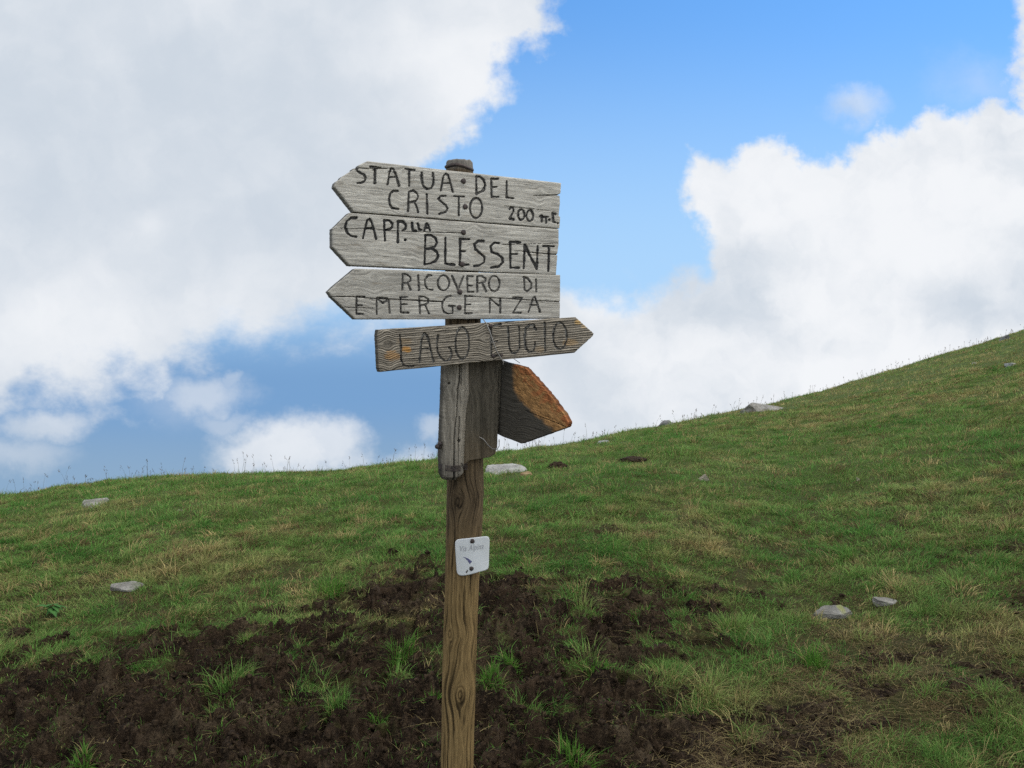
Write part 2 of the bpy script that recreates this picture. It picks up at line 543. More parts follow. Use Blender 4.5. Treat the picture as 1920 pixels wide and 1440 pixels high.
hgt = gg.add(gg.mul(n2, 0.7), gg.mul(n3, 0.3))
principled(gg, out, colr, 0.9, 0.08, normal=bump(gg, hgt, 1.0, 0.03))
obj("ground", mesh_np("ground", np.stack([X, Y, Z], -1), F4=F4, attrs={'mud': M, 'lush': sstep(Y, 4.5, 9)}, smooth=True), mg, kind='structure')


# ------------------------------------------------------------------ grass
def blades(P, h, w, ang, lean, face, segs=2):
    """ribbon blades: P (n,3) roots. returns V, F3"""
    n = len(P)
    ts = np.linspace(0, 1, segs + 1)
    dirv = np.stack([np.cos(ang), np.sin(ang), np.zeros(n)], -1)
    side = np.stack([np.cos(face), np.sin(face), np.zeros(n)], -1)
    rows = []
    for i, t in enumerate(ts):
        c = P + dirv * (h * lean * t ** 1.8)[:, None]
        c[:, 2] += h * t * (1 - 0.45 * np.minimum(lean, 1.6) * t)
        ww = (w * 0.5 * (1 - t) ** 0.55)[:, None]
        if i < segs:
            rows += [c - side * ww, c + side * ww]
        else:
            rows.append(c)
    k = len(rows)
    V = np.stack(rows, 1).reshape(-1, 3)
    b = (np.arange(n) * k)[:, None]
    F = []
    for i in range(segs - 1):
        a = 2 * i
        F += [b + np.array([[a, a + 1, a + 3]]), b + np.array([[a, a + 3, a + 2]])]
    a = 2 * (segs - 1)
    F.append(b + np.array([[a, a + 1, a + 2]]))
    return V, np.concatenate(F, 0), k


LUSH = np.array([0.072, 0.184, 0.034]); MIDG = np.array([0.128, 0.236, 0.052]); YEL = np.array([0.215, 0.254, 0.080])
STRAW = np.array([0.37, 0.29, 0.13]); DEAD = np.array([0.15, 0.10, 0.05]); BRIGHT = np.array([0.085, 0.200, 0.028])


TAN = [(*at(px, py)[:2], ra, rb) for px, py, ra, rb in [(400, 1062, .55, .35), (560, 1060, .5, .3), (60, 1010, .5, .5), (1700, 1220, .5, .35), (1560, 1350, .5, .3), (1330, 1020, .5, .4), (1480, 760, 1.6, 2.5), (1800, 690, 4, 3), (1700, 760, 3, 2)]]


def grass_colour(x, y, n):
    r = rng.random(n)
    p = fbm(x * 0.75, y * 0.75, 3, 81) * 1.5 + 0.5
    p2 = fbm(x * 2.7, y * 2.7, 3, 83) * 1.4
    dist = np.hypot(x, y)
    dry = sstep(dist, 9, 26) * 0.28 + sstep(x, 3, 14) * 0.12
    tan = np.zeros(n)
    for (tx, ty, ra, rb) in TAN: tan = np.maximum(tan, np.exp(-((x - tx) / ra) ** 2 - ((y - ty) / rb) ** 2))
    dry = dry + 0.85 * tan * (0.6 + 0.8 * p2)
    k = np.clip(0.16 + p * 0.62 + 0.50 * p2 + dry + rng.normal(0, 0.22, n), 0, 1.25)[:, None]
    c = np.where(k < 0.5, LUSH + (MIDG - LUSH) * k * 2, MIDG + (YEL - MIDG) * (k - 0.5) * 2)
    q = r < (0.05 + 0.22 * sstep(p2 + 0.5 * p, 0.35, 0.9) + 0.3 * dry)
    c = np.where(q[:, None], STRAW * (0.7 + 0.5 * rng.random((n, 1))), c)
    q = rng.random(n) < 0.05
    c = np.where(q[:, None], DEAD, c)
    return c * (0.75 + 0.5 * rng.random((n, 1)))


mgr, gg, out = new_mat("grass_blades")
ca = gg.attr('col')
nn = gg.noise(objco(gg), 40, 3, 0.6)
ca = gg.mulc(ca, gg.mix(nn, (0.75, 0.78, 0.7), (1.25, 1.22, 1.2)))
b = principled(gg, out, ca, 0.62, 0.10)
tr = gg.nt.nodes.new('ShaderNodeBsdfTranslucent'); gg.put(tr.inputs[0], ca)
ms = gg.nt.nodes.new('ShaderNodeMixShader'); ms.inputs[0].default_value = 0.3
gg.nt.links.new(b.outputs[0], ms.inputs[1]); gg.nt.links.new(tr.outputs[0], ms.inputs[2]); gg.nt.links.new(ms.outputs[0], out.inputs[0])

ROCKS_XY = []      # (x, y, r) kept free of grass, filled below


def sample(n, y0, y1, pw, margin=1.28):
    """points on the hillside, thinning with distance"""
    t = rng.random(n)
    e = 2 - pw                      # area element ~ y dy, density ~ y^-pw
    y = (y0 ** e + t * (y1 ** e - y0 ** e)) ** (1 / e)
    u = (rng.random(n) * 2 - 1) * 0.637 * margin
    return u * y, y


ROCKS = [  # px, py, width px, height px, depth factor, tint, label
    (955, 884, 92, 36, 1.0, 'pale', "flat pale grey rock in the grass just right of the post"),
    (986, 891, 26, 10, 0.8, 'rust', "small rusty orange stone against the flat pale rock right of the post"),
    (177, 946, 56, 28, 0.9, 'grey', "grey rock in the grass below the far left skyline"),
    (240, 1106, 66, 28, 0.9, 'grey', "sloping grey rock half buried in tan grass at left"),
    (1436, 764, 140, 22, 0.5, 'grey', "long low grey outcrop on the skyline to the right of the signpost"),
    (1245, 793, 40, 16, 0.7, 'dark', "dark rounded rock on the skyline between signpost and long outcrop"),
    (1566, 1152, 88, 26, 0.8, 'lichen', "grey stone with a yellow lichen spot at right beside the mud"),
    (1662, 1132, 48, 18, 0.8, 'grey', "small grey stone right of the lichen-spotted stone"),
    (1902, 684, 30, 7, 0.8, 'white', "white flat stone high on the right slope at the photo's edge"),
    (1829, 682, 18, 5, 0.8, 'white', "tiny white stone high on the right slope, left of the edge stone"),
    (1608, 900, 12, 8, 0.8, 'tan', "tiny tan stone alone in the green slope at right"),
    (1320, 894, 22, 9, 0.8, 'tan', "tiny tan stone in the green slope right of the signpost"),
    (1131, 828, 26, 6, 0.8, 'white', "thin pale stone near the skyline below the side arrow board"),
    (337, 958, 22, 5, 0.8, 'tan', "thin tan stone in the grass below the left skyline"),
    (1885, 633, 24, 14, 0.8, 'dark', "dark squared rock standing on the skyline at the far right"),
]
for r in ROCKS:
    p = at(r[0], r[1] + r[3] * 0.3)
    ROCKS_XY.append((p[0], p[1], 0.5 * r[2] / FPX * p[1]))


for px_, py_, w_ in ((1046, 876, 36), (1188, 862, 50), (34, 1190, 46)):
    p = at(px_, py_); ROCKS_XY.append((p[0], p[1], 0.45 * w_ / FPX * p[1]))
p = at(100, 1152); ROCKS_XY.append((p[0], p[1], 0.06))


def keep_off_rocks(x, y, k=0.62):
    ok = np.ones(x.shape, bool)
    for (rx, ry, rr) in ROCKS_XY: ok &= ((x - rx) / (rr * k)) ** 2 + ((y - ry) / (rr * k * 1.2)) ** 2 > 1
    return ok


def grow(n, y0, y1, pw, per, rad, hm, segs, wid=0.0026):
    """n tussocks, each a spray of blades leaning outward from its middle"""
    x, y = sample(n, y0, y1, pw)
    m = mud_mask(x, y)
    cl = fbm(x * 3.0, y * 3.0, 3, 91)
    surv = np.clip(1 - m * 1.05, 0, 1) + m * (sstep(cl, -0.02, 0.28) * (0.35 + 0.65 * sstep(y, 2.5, 3.1)) * 0.75 + 0.10)
    bare = sstep(fbm(x * 1.9, y * 1.9, 3, 93), 0.34, 0.55) * 0.7 * (y < 9)
    bare = np.maximum(bare, 0.72 * bare_zone(x, y) * (1 - 0.8 * sstep(fbm(x * 2.6, y * 2.6, 2, 193), 0.05, 0.3)))
    k = (rng.random(n) < surv * (1 - bare)) & keep_off_rocks(x, y)
    x, y, m = x[k], y[k], m[k]
    n = len(x)
    tus = fbm(x * 3.1, y * 3.1, 3, 5); tus2 = fbm(x * 1.3, y * 1.3, 2, 97)
    hs = hm * np.exp(rng.normal(0, 0.40, n)) * (1 + 0.5 * np.clip(tus, -0.6, 1) + 0.5 * tus2) * (1 - 0.4 * m)
    hs = np.clip(hs, 0.012, 0.16)
    flow = 2 * math.pi * fbm(x * 0.8, y * 0.8, 2, 99) + rng.normal(0, 0.8, n)
    col = grass_colour(x, y, n)
    col = np.where((m > 0.6)[:, None] & (rng.random((n, 1)) < 0.6), np.where(rng.random((n, 1)) < 0.5, BRIGHT, MIDG) * (0.5 + 0.4 * rng.random((n, 1))), col)
    cnt = np.maximum(3, (per * (0.5 + rng.random(n)) * (1 - 0.45 * m)).astype(int))
    I = np.repeat(np.arange(n), cnt); N = len(I)
    a = rng.random(N) * 2 * math.pi; q = np.sqrt(rng.random(N))
    rr = rad * q * (0.6 + 0.8 * rng.random(n))[I]
    bx = x[I] + np.cos(a) * rr; by = y[I] + np.sin(a) * rr
    bm = mud_mask(bx, by)
    z = ground_z(bx, by, bm) - 0.004
    h = hs[I] * (0.45 + 0.85 * rng.random(N)) * (1.15 - 0.35 * q)
    d = np.hypot(bx, by)
    w = wid * (np.clip(d, 3, 40) / 3.6) ** 0.80 * (0.7 + 0.6 * rng.random(N))
    vx = np.cos(a) * q * 1.3 + 0.6 * np.cos(flow[I]) + rng.normal(0, 0.4, N)
    vy = np.sin(a) * q * 1.3 + 0.6 * np.sin(flow[I]) + rng.normal(0, 0.4, N)
    ang = np.arctan2(vy, vx)
    lean = np.clip(0.30 + 0.45 * np.hypot(vx, vy) + rng.normal(0, 0.25, N), 0.05, 1.7)
    V, F, kk = blades(np.stack([bx, by, z], -1), h * (1 + 0.4 * np.maximum(lean - 0.8, 0)), w, ang, lean, rng.random(N) * math.pi, segs)
    c = col[I] * (0.70 + 0.6 * rng.random((N, 1)))
    odd = rng.random((N, 1))
    c = np.where(odd < 0.05, STRAW * (0.6 + 0.5 * rng.random((N, 1))), c)
    c = np.where((odd > 0.95), DEAD, c)
    return V, F, np.repeat(c, kk, 0)


def merge(parts):
    V = []; F = []; C = []; o = 0
    for v, f, c in parts:
        V.append(v); F.append(f + o); C.append(c); o += len(v)
    return np.concatenate(V), np.concatenate(F), np.concatenate(C)


V, F, C = merge([grow(12500, 2.1, 6.5, 1.1, 36, 0.052, 0.040, 3), grow(26000, 2.1, 6.5, 1.0, 5, 0.05, 0.026, 2), grow(23000, 6.5, 15, 1.0, 22, 0.085, 0.047, 2),
                 grow(22000, 15, 44, 1.0, 14, 0.15, 0.060, 2)])
obj("grass", mesh_np("grass", V, F3=F, attrs={'col': C}), mgr, kind='stuff', label="short green and yellowish mountain grass covering the hillside", cat="grass")

# thin seed stalks, seen against the sky along the crest
n = 2400
x, y = sample(n, 8, 40, 1.4)
yc_ = np.interp(x / y, _uu, _yc)
k = (y > yc_ * 0.72) & (y < yc_ * 1.25) & (fbm(x * 0.9, y * 0.9, 2, 111) > -0.05 + 0.35 * rng.normal(0, 1, n))
x, y = x[k], y[k]; n = len(x)
z = ground_z(x, y)
h = 0.13 + 0.24 * rng.random(n) ** 1.5
ang = rng.random(n) * 6.28; lean = 0.05 + 0.3 * rng.random(n)
wd = 0.0022 * (y / 10) ** 0.8
V1, F1, k1 = blades(np.stack([x, y, z], -1), h, wd * 1.6, ang, lean, rng.normal(0, 0.5, n), 3)
tip = np.stack([x + np.cos(ang) * h * lean * 0.82, y + np.sin(ang) * h * lean * 0.82, z + h * 0.9 * (1 - 0.45 * lean * 0.9)], -1)
parts = [(V1, F1, np.repeat(np.tile(np.array([[0.13, 0.115, 0.06]]), (n, 1)), k1, 0))]
for j in range(3):
    q = tip + np.stack([rng.normal(0, 0.006, n), rng.normal(0, 0.006, n), -0.03 * j * rng.random(n)], -1)
    V2, F2, k2 = blades(q, 0.022 + 0.03 * rng.random(n), wd * 3.0, ang + rng.normal(0, 1, n), 0.4 + 0.6 * rng.random(n), rng.normal(0, 0.6, n), 2)
    parts.append((V2, F2, np.repeat(np.tile(np.array([[0.12, 0.085, 0.06]]), (n, 1)), k2, 0)))
V, F, C = merge(parts)
obj("grass_stalks", mesh_np("grass_stalks", V, F3=F, attrs={'col': C}), mgr, kind='stuff', label="thin dry seed stalks standing along the crest of the hill", cat="grass")

# dead straw lying on the mud and the bare spots
n = 60000
x, y = sample(n, 2.2, 6.0, 1.2)
m = mud_mask(x, y)
pr = fbm(x * 2.2, y * 2.2, 3, 121)
right_side = bare_zone(x, y)
k = rng.random(n) < np.clip((0.25 + 0.6 * sstep(pr, 0.0, 0.4)) * (m > 0.05) + 0.8 * right_side, 0, 1)
x, y, m = x[k], y[k], m[k]; n = len(x)
z = ground_z(x, y, m) + 0.002
L = 0.015 + 0.075 * rng.random(n) ** 2.2
V, F, kk = blades(np.stack([x, y, z], -1), L, 0.0014 + 0.0014 * rng.random(n), rng.random(n) * 6.28, np.full(n, 1.0) + rng.random(n) * 0.8, rng.random(n) * 3.14, 3)
tip_flat = V.reshape(n, kk, 3)
tip_flat[:, :, 2] = z[:, None] + (tip_flat[:, :, 2] - z[:, None]) * (0.12 + 0.5 * rng.random(n) ** 3)[:, None]
C = np.repeat(np.where(rng.random((n, 1)) < 0.22 + 0.25 * right_side[k][:, None], STRAW, DEAD) * (0.35 + 0.7 * rng.random((n, 1))), kk, 0)
SV, SF, SC = [tip_flat.reshape(-1, 3)], [F], [C]
n = 150000
y = 2.2 + 2.4 * rng.random(n); x = (0.10 + 0.72 * rng.random(n)) * y
bz = bare_zone(x, y) * sstep(fbm(x * 3.5, y * 3.5, 3, 195), -0.25, 0.25)
k = rng.random(n) < bz * 0.42
x, y = x[k], y[k]; n = len(x)
z = ground_z(x, y) + 0.002
V, F, kk = blades(np.stack([x, y, z], -1), 0.02 + 0.07 * rng.random(n) ** 1.6, 0.0014 + 0.0014 * rng.random(n), rng.random(n) * 6.28, 0.9 + 0.9 * rng.random(n), rng.random(n) * 3.14, 3)
V = V.reshape(n, kk, 3); V[:, :, 2] = z[:, None] + (V[:, :, 2] - z[:, None]) * (0.10 + 0.6 * rng.random(n) ** 2)[:, None]
SV.append(V.reshape(-1, 3)); SF.append(F + len(SV[0])); SC.append(np.repeat(np.where(rng.random((n, 1)) < 0.55, STRAW * 0.8, DEAD * 1.1) * (0.4 + 0.7 * rng.random((n, 1))), kk, 0))
obj("straw", mesh_np("straw", np.concatenate(SV), F3=np.concatenate(SF), attrs={'col': np.concatenate(SC)}), mgr, kind='stuff', label="dry straw stems scattered over the trampled mud", cat="straw")


# ------------------------------------------------------------------ clods
def ico(sub):
    import bmesh
    bm = bmesh.new(); bmesh.ops.create_icosphere(bm, subdivisions=sub, radius=1.0)
    V = np.array([v.co[:] for v in bm.verts]); F = np.array([[v.index for v in f.verts] for f in bm.faces]); bm.free()
    return V, F


IV2, IF2 = ico(2)
IV1, IF1 = ico(1)
IV4, IF4 = ico(5)


def lumpy(V, seed, amp, freq):
    d = amp * (fbm(V[:, 0] * freq + seed * 3.7, V[:, 1] * freq + V[:, 2] * freq * 1.3, 4, seed, 0.6) + 0.6 * perlin(V[:, 2] * freq * 1.7 + seed, V[:, 0] * freq - V[:, 1] * freq, seed + 9))
    return V * (1 + d)[:, None]


mc, gg, out = new_mat("soil_clod")
P_ = objco(gg)
n2 = gg.noise(P_, 60, 6, 0.7); n3 = gg.noise(P_, 300, 4, 0.7)
cc = gg.mix(gg.step(n2, 0.35, 0.7), (0.016, 0.0105, 0.0065), (0.066, 0.044, 0.026))
principled(gg, out, cc, 0.9, 0.08, normal=bump(gg, gg.add(n2, gg.mul(n3, 0.5)), 1.0, 0.01))
shapes = [lumpy(IV2, 200 + i, 1.1, 1.5) for i in range(10)]
small = [lumpy(IV1, 220 + i, 1.0, 1.5) for i in range(10)]
n = 42000
x, y = sample(n, 2.2, 5.2, 1.2)
m = mud_mask(x, y)
k = (m > 0.35) & (fbm(x * 4, y * 4, 3, 131) + 0.25 * rng.normal(0, 1, n) > -0.05)
x, y, m = x[k], y[k], m[k]
z = ground_z(x, y, m)
Vs = []; Fs = []; o = 0; Cs = []
for i in range(len(x)):
    r = 0.0022 + 0.013 * random.random() ** 5
    sh, fc = (shapes, IF2) if r > 0.008 else (small, IF1)
    a = random.random() * 6.28
    R = np.array([[math.cos(a), -math.sin(a), 0], [math.sin(a), math.cos(a), 0], [0, 0, 1]])
    v = (sh[i % 10] * (r, r * random.uniform(.6, 1.2), r * random.uniform(.5, .9))) @ R.T + (x[i], y[i], z[i] + r * 0.15)
    Vs.append(v); Fs.append(fc + o); o += len(v)
obj("soil_crumbs", mesh_np("soil_crumbs", np.concatenate(Vs), F3=np.concatenate(Fs), smooth=True), mc, kind='stuff', label="loose dark crumbs of churned soil", cat="soil")

# earth mounds dug up in the turf
for i, (px, py, wpx, hpx, lab) in enumerate([(1046, 868, 36, 20, "brown molehill in the grass right of the flat pale rock"),
                                             (1188, 858, 50, 10, "low patch of dug up brown earth on the slope right of the molehill"),
                                             (34, 1176, 46, 34, "dark heap of dug up earth at the left edge of the photo")]):
    p = at(px, py + hpx * 0.4)
    sc = p[1] / FPX
    v = lumpy(IV4, 300 + i, 0.35, 2.4) * (wpx * sc * 0.5, wpx * sc * 0.5, hpx * sc * 0.55)
    o = obj("earth_mound", mesh_np("earth_mound", v, F3=IF4, smooth=True), mc, label=lab, cat="earth mound", group="mounds of dug up earth")
    o.location = (p[0], p[1], float(ground_z(np.array([p[0]]), np.array([p[1]]))[0]))

# ------------------------------------------------------------------ rocks
TINT = {'pale': ((0.20, 0.19, 0.17), (0.38, 0.365, 0.33)), 'grey': ((0.14, 0.13, 0.11), (0.30, 0.28, 0.245)), 'dark': ((0.10, 0.10, 0.10), (0.2, 0.19, 0.18)), 'white': ((0.22, 0.22, 0.21), (0.36, 0.36, 0.35)),
        'rust': ((0.22, 0.14, 0.065), (0.34, 0.23, 0.12)), 'tan': ((0.20, 0.165, 0.12), (0.32, 0.28, 0.21)), 'lichen': ((0.12, 0.112, 0.095), (0.25, 0.235, 0.205))}
rock_mats = {}


def rock_mat(t):
    if t in rock_mats: return rock_mats[t]
    m, gg, out = new_mat("stone_" + t)
    P_ = objco(gg)
    a, b_ = TINT[t]
    n1 = gg.noise(P_, 9, 6, 0.65); n2 = gg.noise(P_, 45, 6, 0.7)
    c = gg.mix(gg.step(n1, 0.3, 0.7), a, b_)
    c = gg.mix(gg.mul(gg.step(n2, 0.55, 0.7), 0.6), c, (0.09, 0.085, 0.075))
    c = gg.mix(gg.mul(gg.step(gg.noise(P_, 16, 4, 0.6), 0.62, 0.7), 0.5), c, (0.32, 0.34, 0.26))
    if t == 'lichen':
        px_, py_, pz_ = gg.sep(P_)
        q = gg.add(gg.m('POWER', gg.sub(px_, 0.03), 2.0), gg.m('POWER', gg.sub(pz_, 0.022), 2.0))
        q = gg.madd(gg.sub(n2, 0.5), 0.0012, q)
        c = gg.mix(gg.step(q, 0.0001, 0.0005, 0.7, 0.0), c, (0.24, 0.25, 0.07))
    principled(gg, out, c, 0.85, 0.3, normal=bump(gg, gg.add(n1, n2), 0.8, 0.02))
    rock_mats[t] = m
    return m


for i, (px, py, wpx, hpx, dep, t, lab) in enumerate(ROCKS):
    slab = i in (0, 1, 2, 3, 6, 7)
    p = at(px, py + (0 if slab else hpx * 0.35))
    sc = p[1] / FPX
    rr = np.random.default_rng(500 + i)
    v = lumpy(IV4, 400 + i, 0.42, 1.2)
    # broken along flat planes for an angular look
    for _ in range(13):
        nrm = rr.normal(0, 1, 3); nrm[2] = abs(nrm[2]) * (0.25 if slab else 1.3); nrm /= np.linalg.norm(nrm)
        dd = v @ nrm; lim = rr.uniform(0.42, 0.8) if slab else rr.uniform(0.30, 0.72)
        v = v - np.where(dd > lim, (dd - lim) * 0.96, 0)[:, None] * nrm
    if slab:
        nrm = np.array([0.10 * rr.normal(), 0.05, 1.0]); nrm /= np.linalg.norm(nrm); dd = v @ nrm
        v = v - np.where(dd > 0.16, (dd - 0.16) * 0.90, 0)[:, None] * nrm
    v += 0.022 * np.stack([perlin(v[:, 1] * 9, v[:, 2] * 9, 601 + i), perlin(v[:, 0] * 9, v[:, 2] * 9, 611 + i), perlin(v[:, 0] * 9, v[:, 1] * 9, 621 + i)], -1)
    v += 0.05 * np.stack([perlin(v[:, 1] * 3, v[:, 2] * 3, 631 + i), perlin(v[:, 0] * 3, v[:, 2] * 3, 641 + i), 0.6 * perlin(v[:, 0] * 3, v[:, 1] * 5, 651 + i)], -1)
    if slab:
        ray_s = (CAMZ - p[2]) / p[1]; slope = float(base_z(p[0], p[1] + .2) - base_z(p[0], p[1] - .2)) / 0.4
        tilt = math.radians(13)
        depth = hpx * sc * 0.80 / math.sin(math.atan(ray_s) + math.atan(slope) + tilt)
        wv_, dv_ = np.ptp(v[:, 0]), np.ptp(v[:, 1])
        v = v * (wpx * sc / wv_, depth / dv_, wpx * sc * 0.26)
        ta = tilt + math.atan(slope)
        v = v @ np.array([[1, 0, 0], [0, math.cos(ta), math.sin(ta)], [0, -math.sin(ta), math.cos(ta)]])
        v[:, 2] += 0.004
    else:
        ext = np.abs(v[:, 0]).max(), v[:, 2].max()
        v = v * (0.5 * wpx * sc / ext[0], 0.5 * wpx * sc * dep / ext[0], 1.0)
        v[:, 2] *= hpx * sc * 0.72 / ext[1]
    o = obj("rock", mesh_np("rock", v, F3=IF4, smooth=True), rock_mat(t), label=lab, cat="rock", group="rocks lying on the slope")
    o.location = (p[0], p[1], float(base_z(p[0], p[1])) + 0.01)

# ------------------------------------------------------------------ single grass tufts in the mud
TUFTS = [(755, 1232, 46, 34, "leafy grass tuft standing in the mud left of the post"), (428, 1285, 60, 40, "broad olive grass tuft in the mud at left"),
         (422, 1338, 40, 32, "bright green tuft just below the broad olive tuft"), (630, 1338, 32, 36, "bright green tuft alone between the broad olive tuft and the post"),
         (712, 1345, 30, 26, "low green tuft left of the post, the nearer to the post of the low ones"[:0] + "low green tuft below the leafy tuft, left of the post"),
         (815, 1312, 24, 34, "narrow green tuft touching the left side of the post"), (922, 1288, 32, 32, "bright green tuft close to the right side of the post"),
         (958, 1258, 26, 34, "slender green tuft behind the one close to the post's right side"), (1075, 1436, 48, 44, "big green tuft at the bottom edge right of the post"),
         (1116, 1262, 34, 28, "splayed green tuft in the middle of the mud right of the post"), (1372, 1182, 40, 34, "yellow-green tuft at the right end of the mud beside the thick turf"),
         (1205, 1155, 36, 22, "thin grass tuft in the upper mud right of the plaque"), (362, 1388, 18, 26, "tiny two-bladed looking tuft at the lower left of the mud"),
         (412, 1385, 18, 20, "tiny tuft right of the other tiny tuft at the lower left"), (160, 1436, 30, 32, "green tuft at the bottom edge in the left corner"),
         (182, 1250, 44, 28, "dull green tuft in the mud near the left edge"), (465, 1212, 26, 22, "small yellow-green tuft in the upper mud at left"),
         (620, 1112, 56, 34, "wide green tuft at the upper edge of the mud at left"), (1525, 1250, 40, 40, "green tuft at the edge of the brown straw below the lichen-spotted stone")]
for i, (px, py, wpx, hpx, lab) in enumerate(TUFTS):
    p = at(px, py); sc = p[1] / FPX * 1.25
    r = wpx * sc * 0.5
    n = int(50 + wpx * 4.2)
    if wpx < 20: n = 22
    a = rng.random(n) * 6.28; q = r * 1.05 * rng.random(n) ** 0.8 * (0.7 + 0.5 * np.sin(a * 2 + i) ** 2)
    x = np.cos(a) * q; y = np.sin(a) * q
    h = hpx * sc * (0.30 + 0.85 * rng.random(n) ** 1.3)
    gz = ground_z(p[0] + x, p[1] + y)
    z0 = float(gz.mean())
    dull = ('dull' in lab) or ('olive' in lab)
    yel = 'yellow' in lab
    V, F, kk = blades(np.stack([x, y, gz - z0 - 0.004], -1), h, 0.0026 + 0.0018 * rng.random(n), a + rng.normal(0, 0.7, n), np.clip(0.65 + 0.45 * rng.normal(0, 1, n), 0.05, 1.8), rng.random(n) * 3.14, 4)
    basec = MIDG * 0.9 if dull else (BRIGHT * 0.55 + YEL * 0.45 if yel else BRIGHT)
    c = basec * (0.6 + 0.7 * rng.random((n, 1)))
    c = np.where(rng.random((n, 1)) < 0.22, np.where(rng.random((n, 1)) < 0.5, STRAW * 0.8, MIDG * 0.6), c)
    o = obj("grass_tuft", mesh_np("grass_tuft", V, F3=F, attrs={'col': np.repeat(c, kk, 0)}), mgr, label=lab, cat="grass tuft", group="single grass tufts growing in the mud")
    o.location = (p[0], p[1], z0)

p = at(100, 1150); sc = p[1] / FPX
LV, LF, LC = [], [], []; o = 0
for i in range(22):
    a = random.uniform(0, 6.28); rad0 = random.uniform(0, 20) * sc * 0.5; L = random.uniform(14, 24) * sc; Wd = L * random.uniform(.42, .6); tl = random.uniform(.15, .7)
    bx, by = p[0] + math.cos(a * 3.1) * rad0 * 1.6, p[1] + math.sin(a * 3.1) * rad0
    bz = float(ground_z(np.array([bx]), np.array([by]))[0]) + random.uniform(.025, .06)
    for t in np.linspace(0, 1, 7):
        wv = Wd * 0.5 * math.sin(math.pi * min(1, 0.06 + 0.94 * t) ** 0.8)
        cx, cy, cz = bx + math.cos(a) * L * t, by + math.sin(a) * L * t, bz + L * (tl * t - 0.6 * t * t)
        for q in (-1, 0, 1):
            LV.append((cx - math.sin(a) * wv * q, cy + math.cos(a) * wv * q, cz + abs(q) * wv * 0.25)); LC.append(np.array([0.060, 0.150, 0.040]) * (0.8 if q else 1.3) * random.uniform(.85, 1.15))
    for r_ in range(6):
        for q in range(2):
            LF.append((o + r_ * 3 + q, o + r_ * 3 + q + 1, o + r_ * 3 + q + 4, o + r_ * 3 + q + 3))
    o += 21
LV = np.array(LV); z0 = float(base_z(p[0], p[1]))
ob_ = obj("weed", mesh_np("weed", LV - np.array([p[0], p[1], z0]), F4=np.array(LF), attrs={'col': np.array(LC)}, smooth=True), mgr, label="low broad-leaved weed in the grass just above the dug up earth at the left edge", cat="weed")
ob_.location = (p[0], p[1], z0)

# ------------------------------------------------------------------ signpost
AX_Y = 2.16                         # distance of the post axis
YAW = math.radians(29)
ND = np.array([math.sin(YAW), -math.cos(YAW), 0.0])      # outward normal of the arrow boards


def axis_px(py):
    c = np.interp(py, [290, 600, 920, 1100, 1250, 1440, 1640], [861, 868, 872.5, 866, 861, 857, 853])
    r = np.interp(py, [290, 600, 920, 1100, 1250, 1440, 1640], [24, 33, 35, 32, 32, 31, 31])
    return c, r


def on_y(px, py, y):
    d = ray(px, py)
    t = y / d[..., 1]
    return d * t[..., None] + np.array([0, 0, CAMZ])


class Plane:
    def __init__(self, p, n): self.p = np.asarray(p, float); self.n = np.asarray(n, float) / np.linalg.norm(n)
    def hit(self, px, py):
        d = ray(px, py)
        o = np.array([0, 0, CAMZ])
        t = ((self.p - o) @ self.n) / (d @ self.n)
        return o + d * t[..., None]


front_pt = on_y(np.array(868.0), np.array(450.0), AX_Y)
PL_TOP = Plane(front_pt + ND * 0.066, ND)
PL_LAGO = Plane(on_y(np.array(890.0), np.array(650.0), AX_Y) + ND * 0.100, ND)
ND_B = np.array([math.sin(math.radians(24)), -math.cos(math.radians(24)), 0])
PL_BAT = Plane(on_y(np.array(872.0), np.array(780.0), AX_Y) + ND_B * 0.056, ND_B)
PL_PLK = Plane(on_y(np.array(872.0), np.array(780.0), AX_Y) + ND_B * 0.062, ND_B)
ND_S = np.array([-math.sin(math.radians(44)), -math.cos(math.radians(44)), 0])
PL_SIDE = Plane(PL_PLK.hit(np.array(939.0), np.array(745.0)) - ND_B * 0.012, ND_S)
ND_Q = np.array([math.sin(math.radians(16)), -math.cos(math.radians(16)), 0])
PL_PLQ = Plane(on_y(np.array(868.0), np.array(1042.0), AX_Y) + ND_Q * 0.0535, ND_Q)

# ---- lettering as strokes, drawn in enlarged-crop coordinates
CR = {'A': (600, 280), 'B': (840, 280), 'C': (600, 450), 'D': (840, 450), 'E': (690, 580), 'F': (880, 580)}
K = 260 / 1920


def st(c, *lines):
    ox, oy = CR[c]
    return [[(ox + x * K, oy + y * K) for x, y in l] for l in lines]


def ell(cx, cy, rx, ry, tilt=0.0, n=16):
    o = []
    for i in range(n + 1):
        a = 2 * math.pi * i / n
        x, y = rx * math.cos(a), ry * math.sin(a)
        o.append((cx + x * math.cos(tilt) - y * math.sin(tilt), cy + x * math.sin(tilt) + y * math.cos(tilt)))
    return o


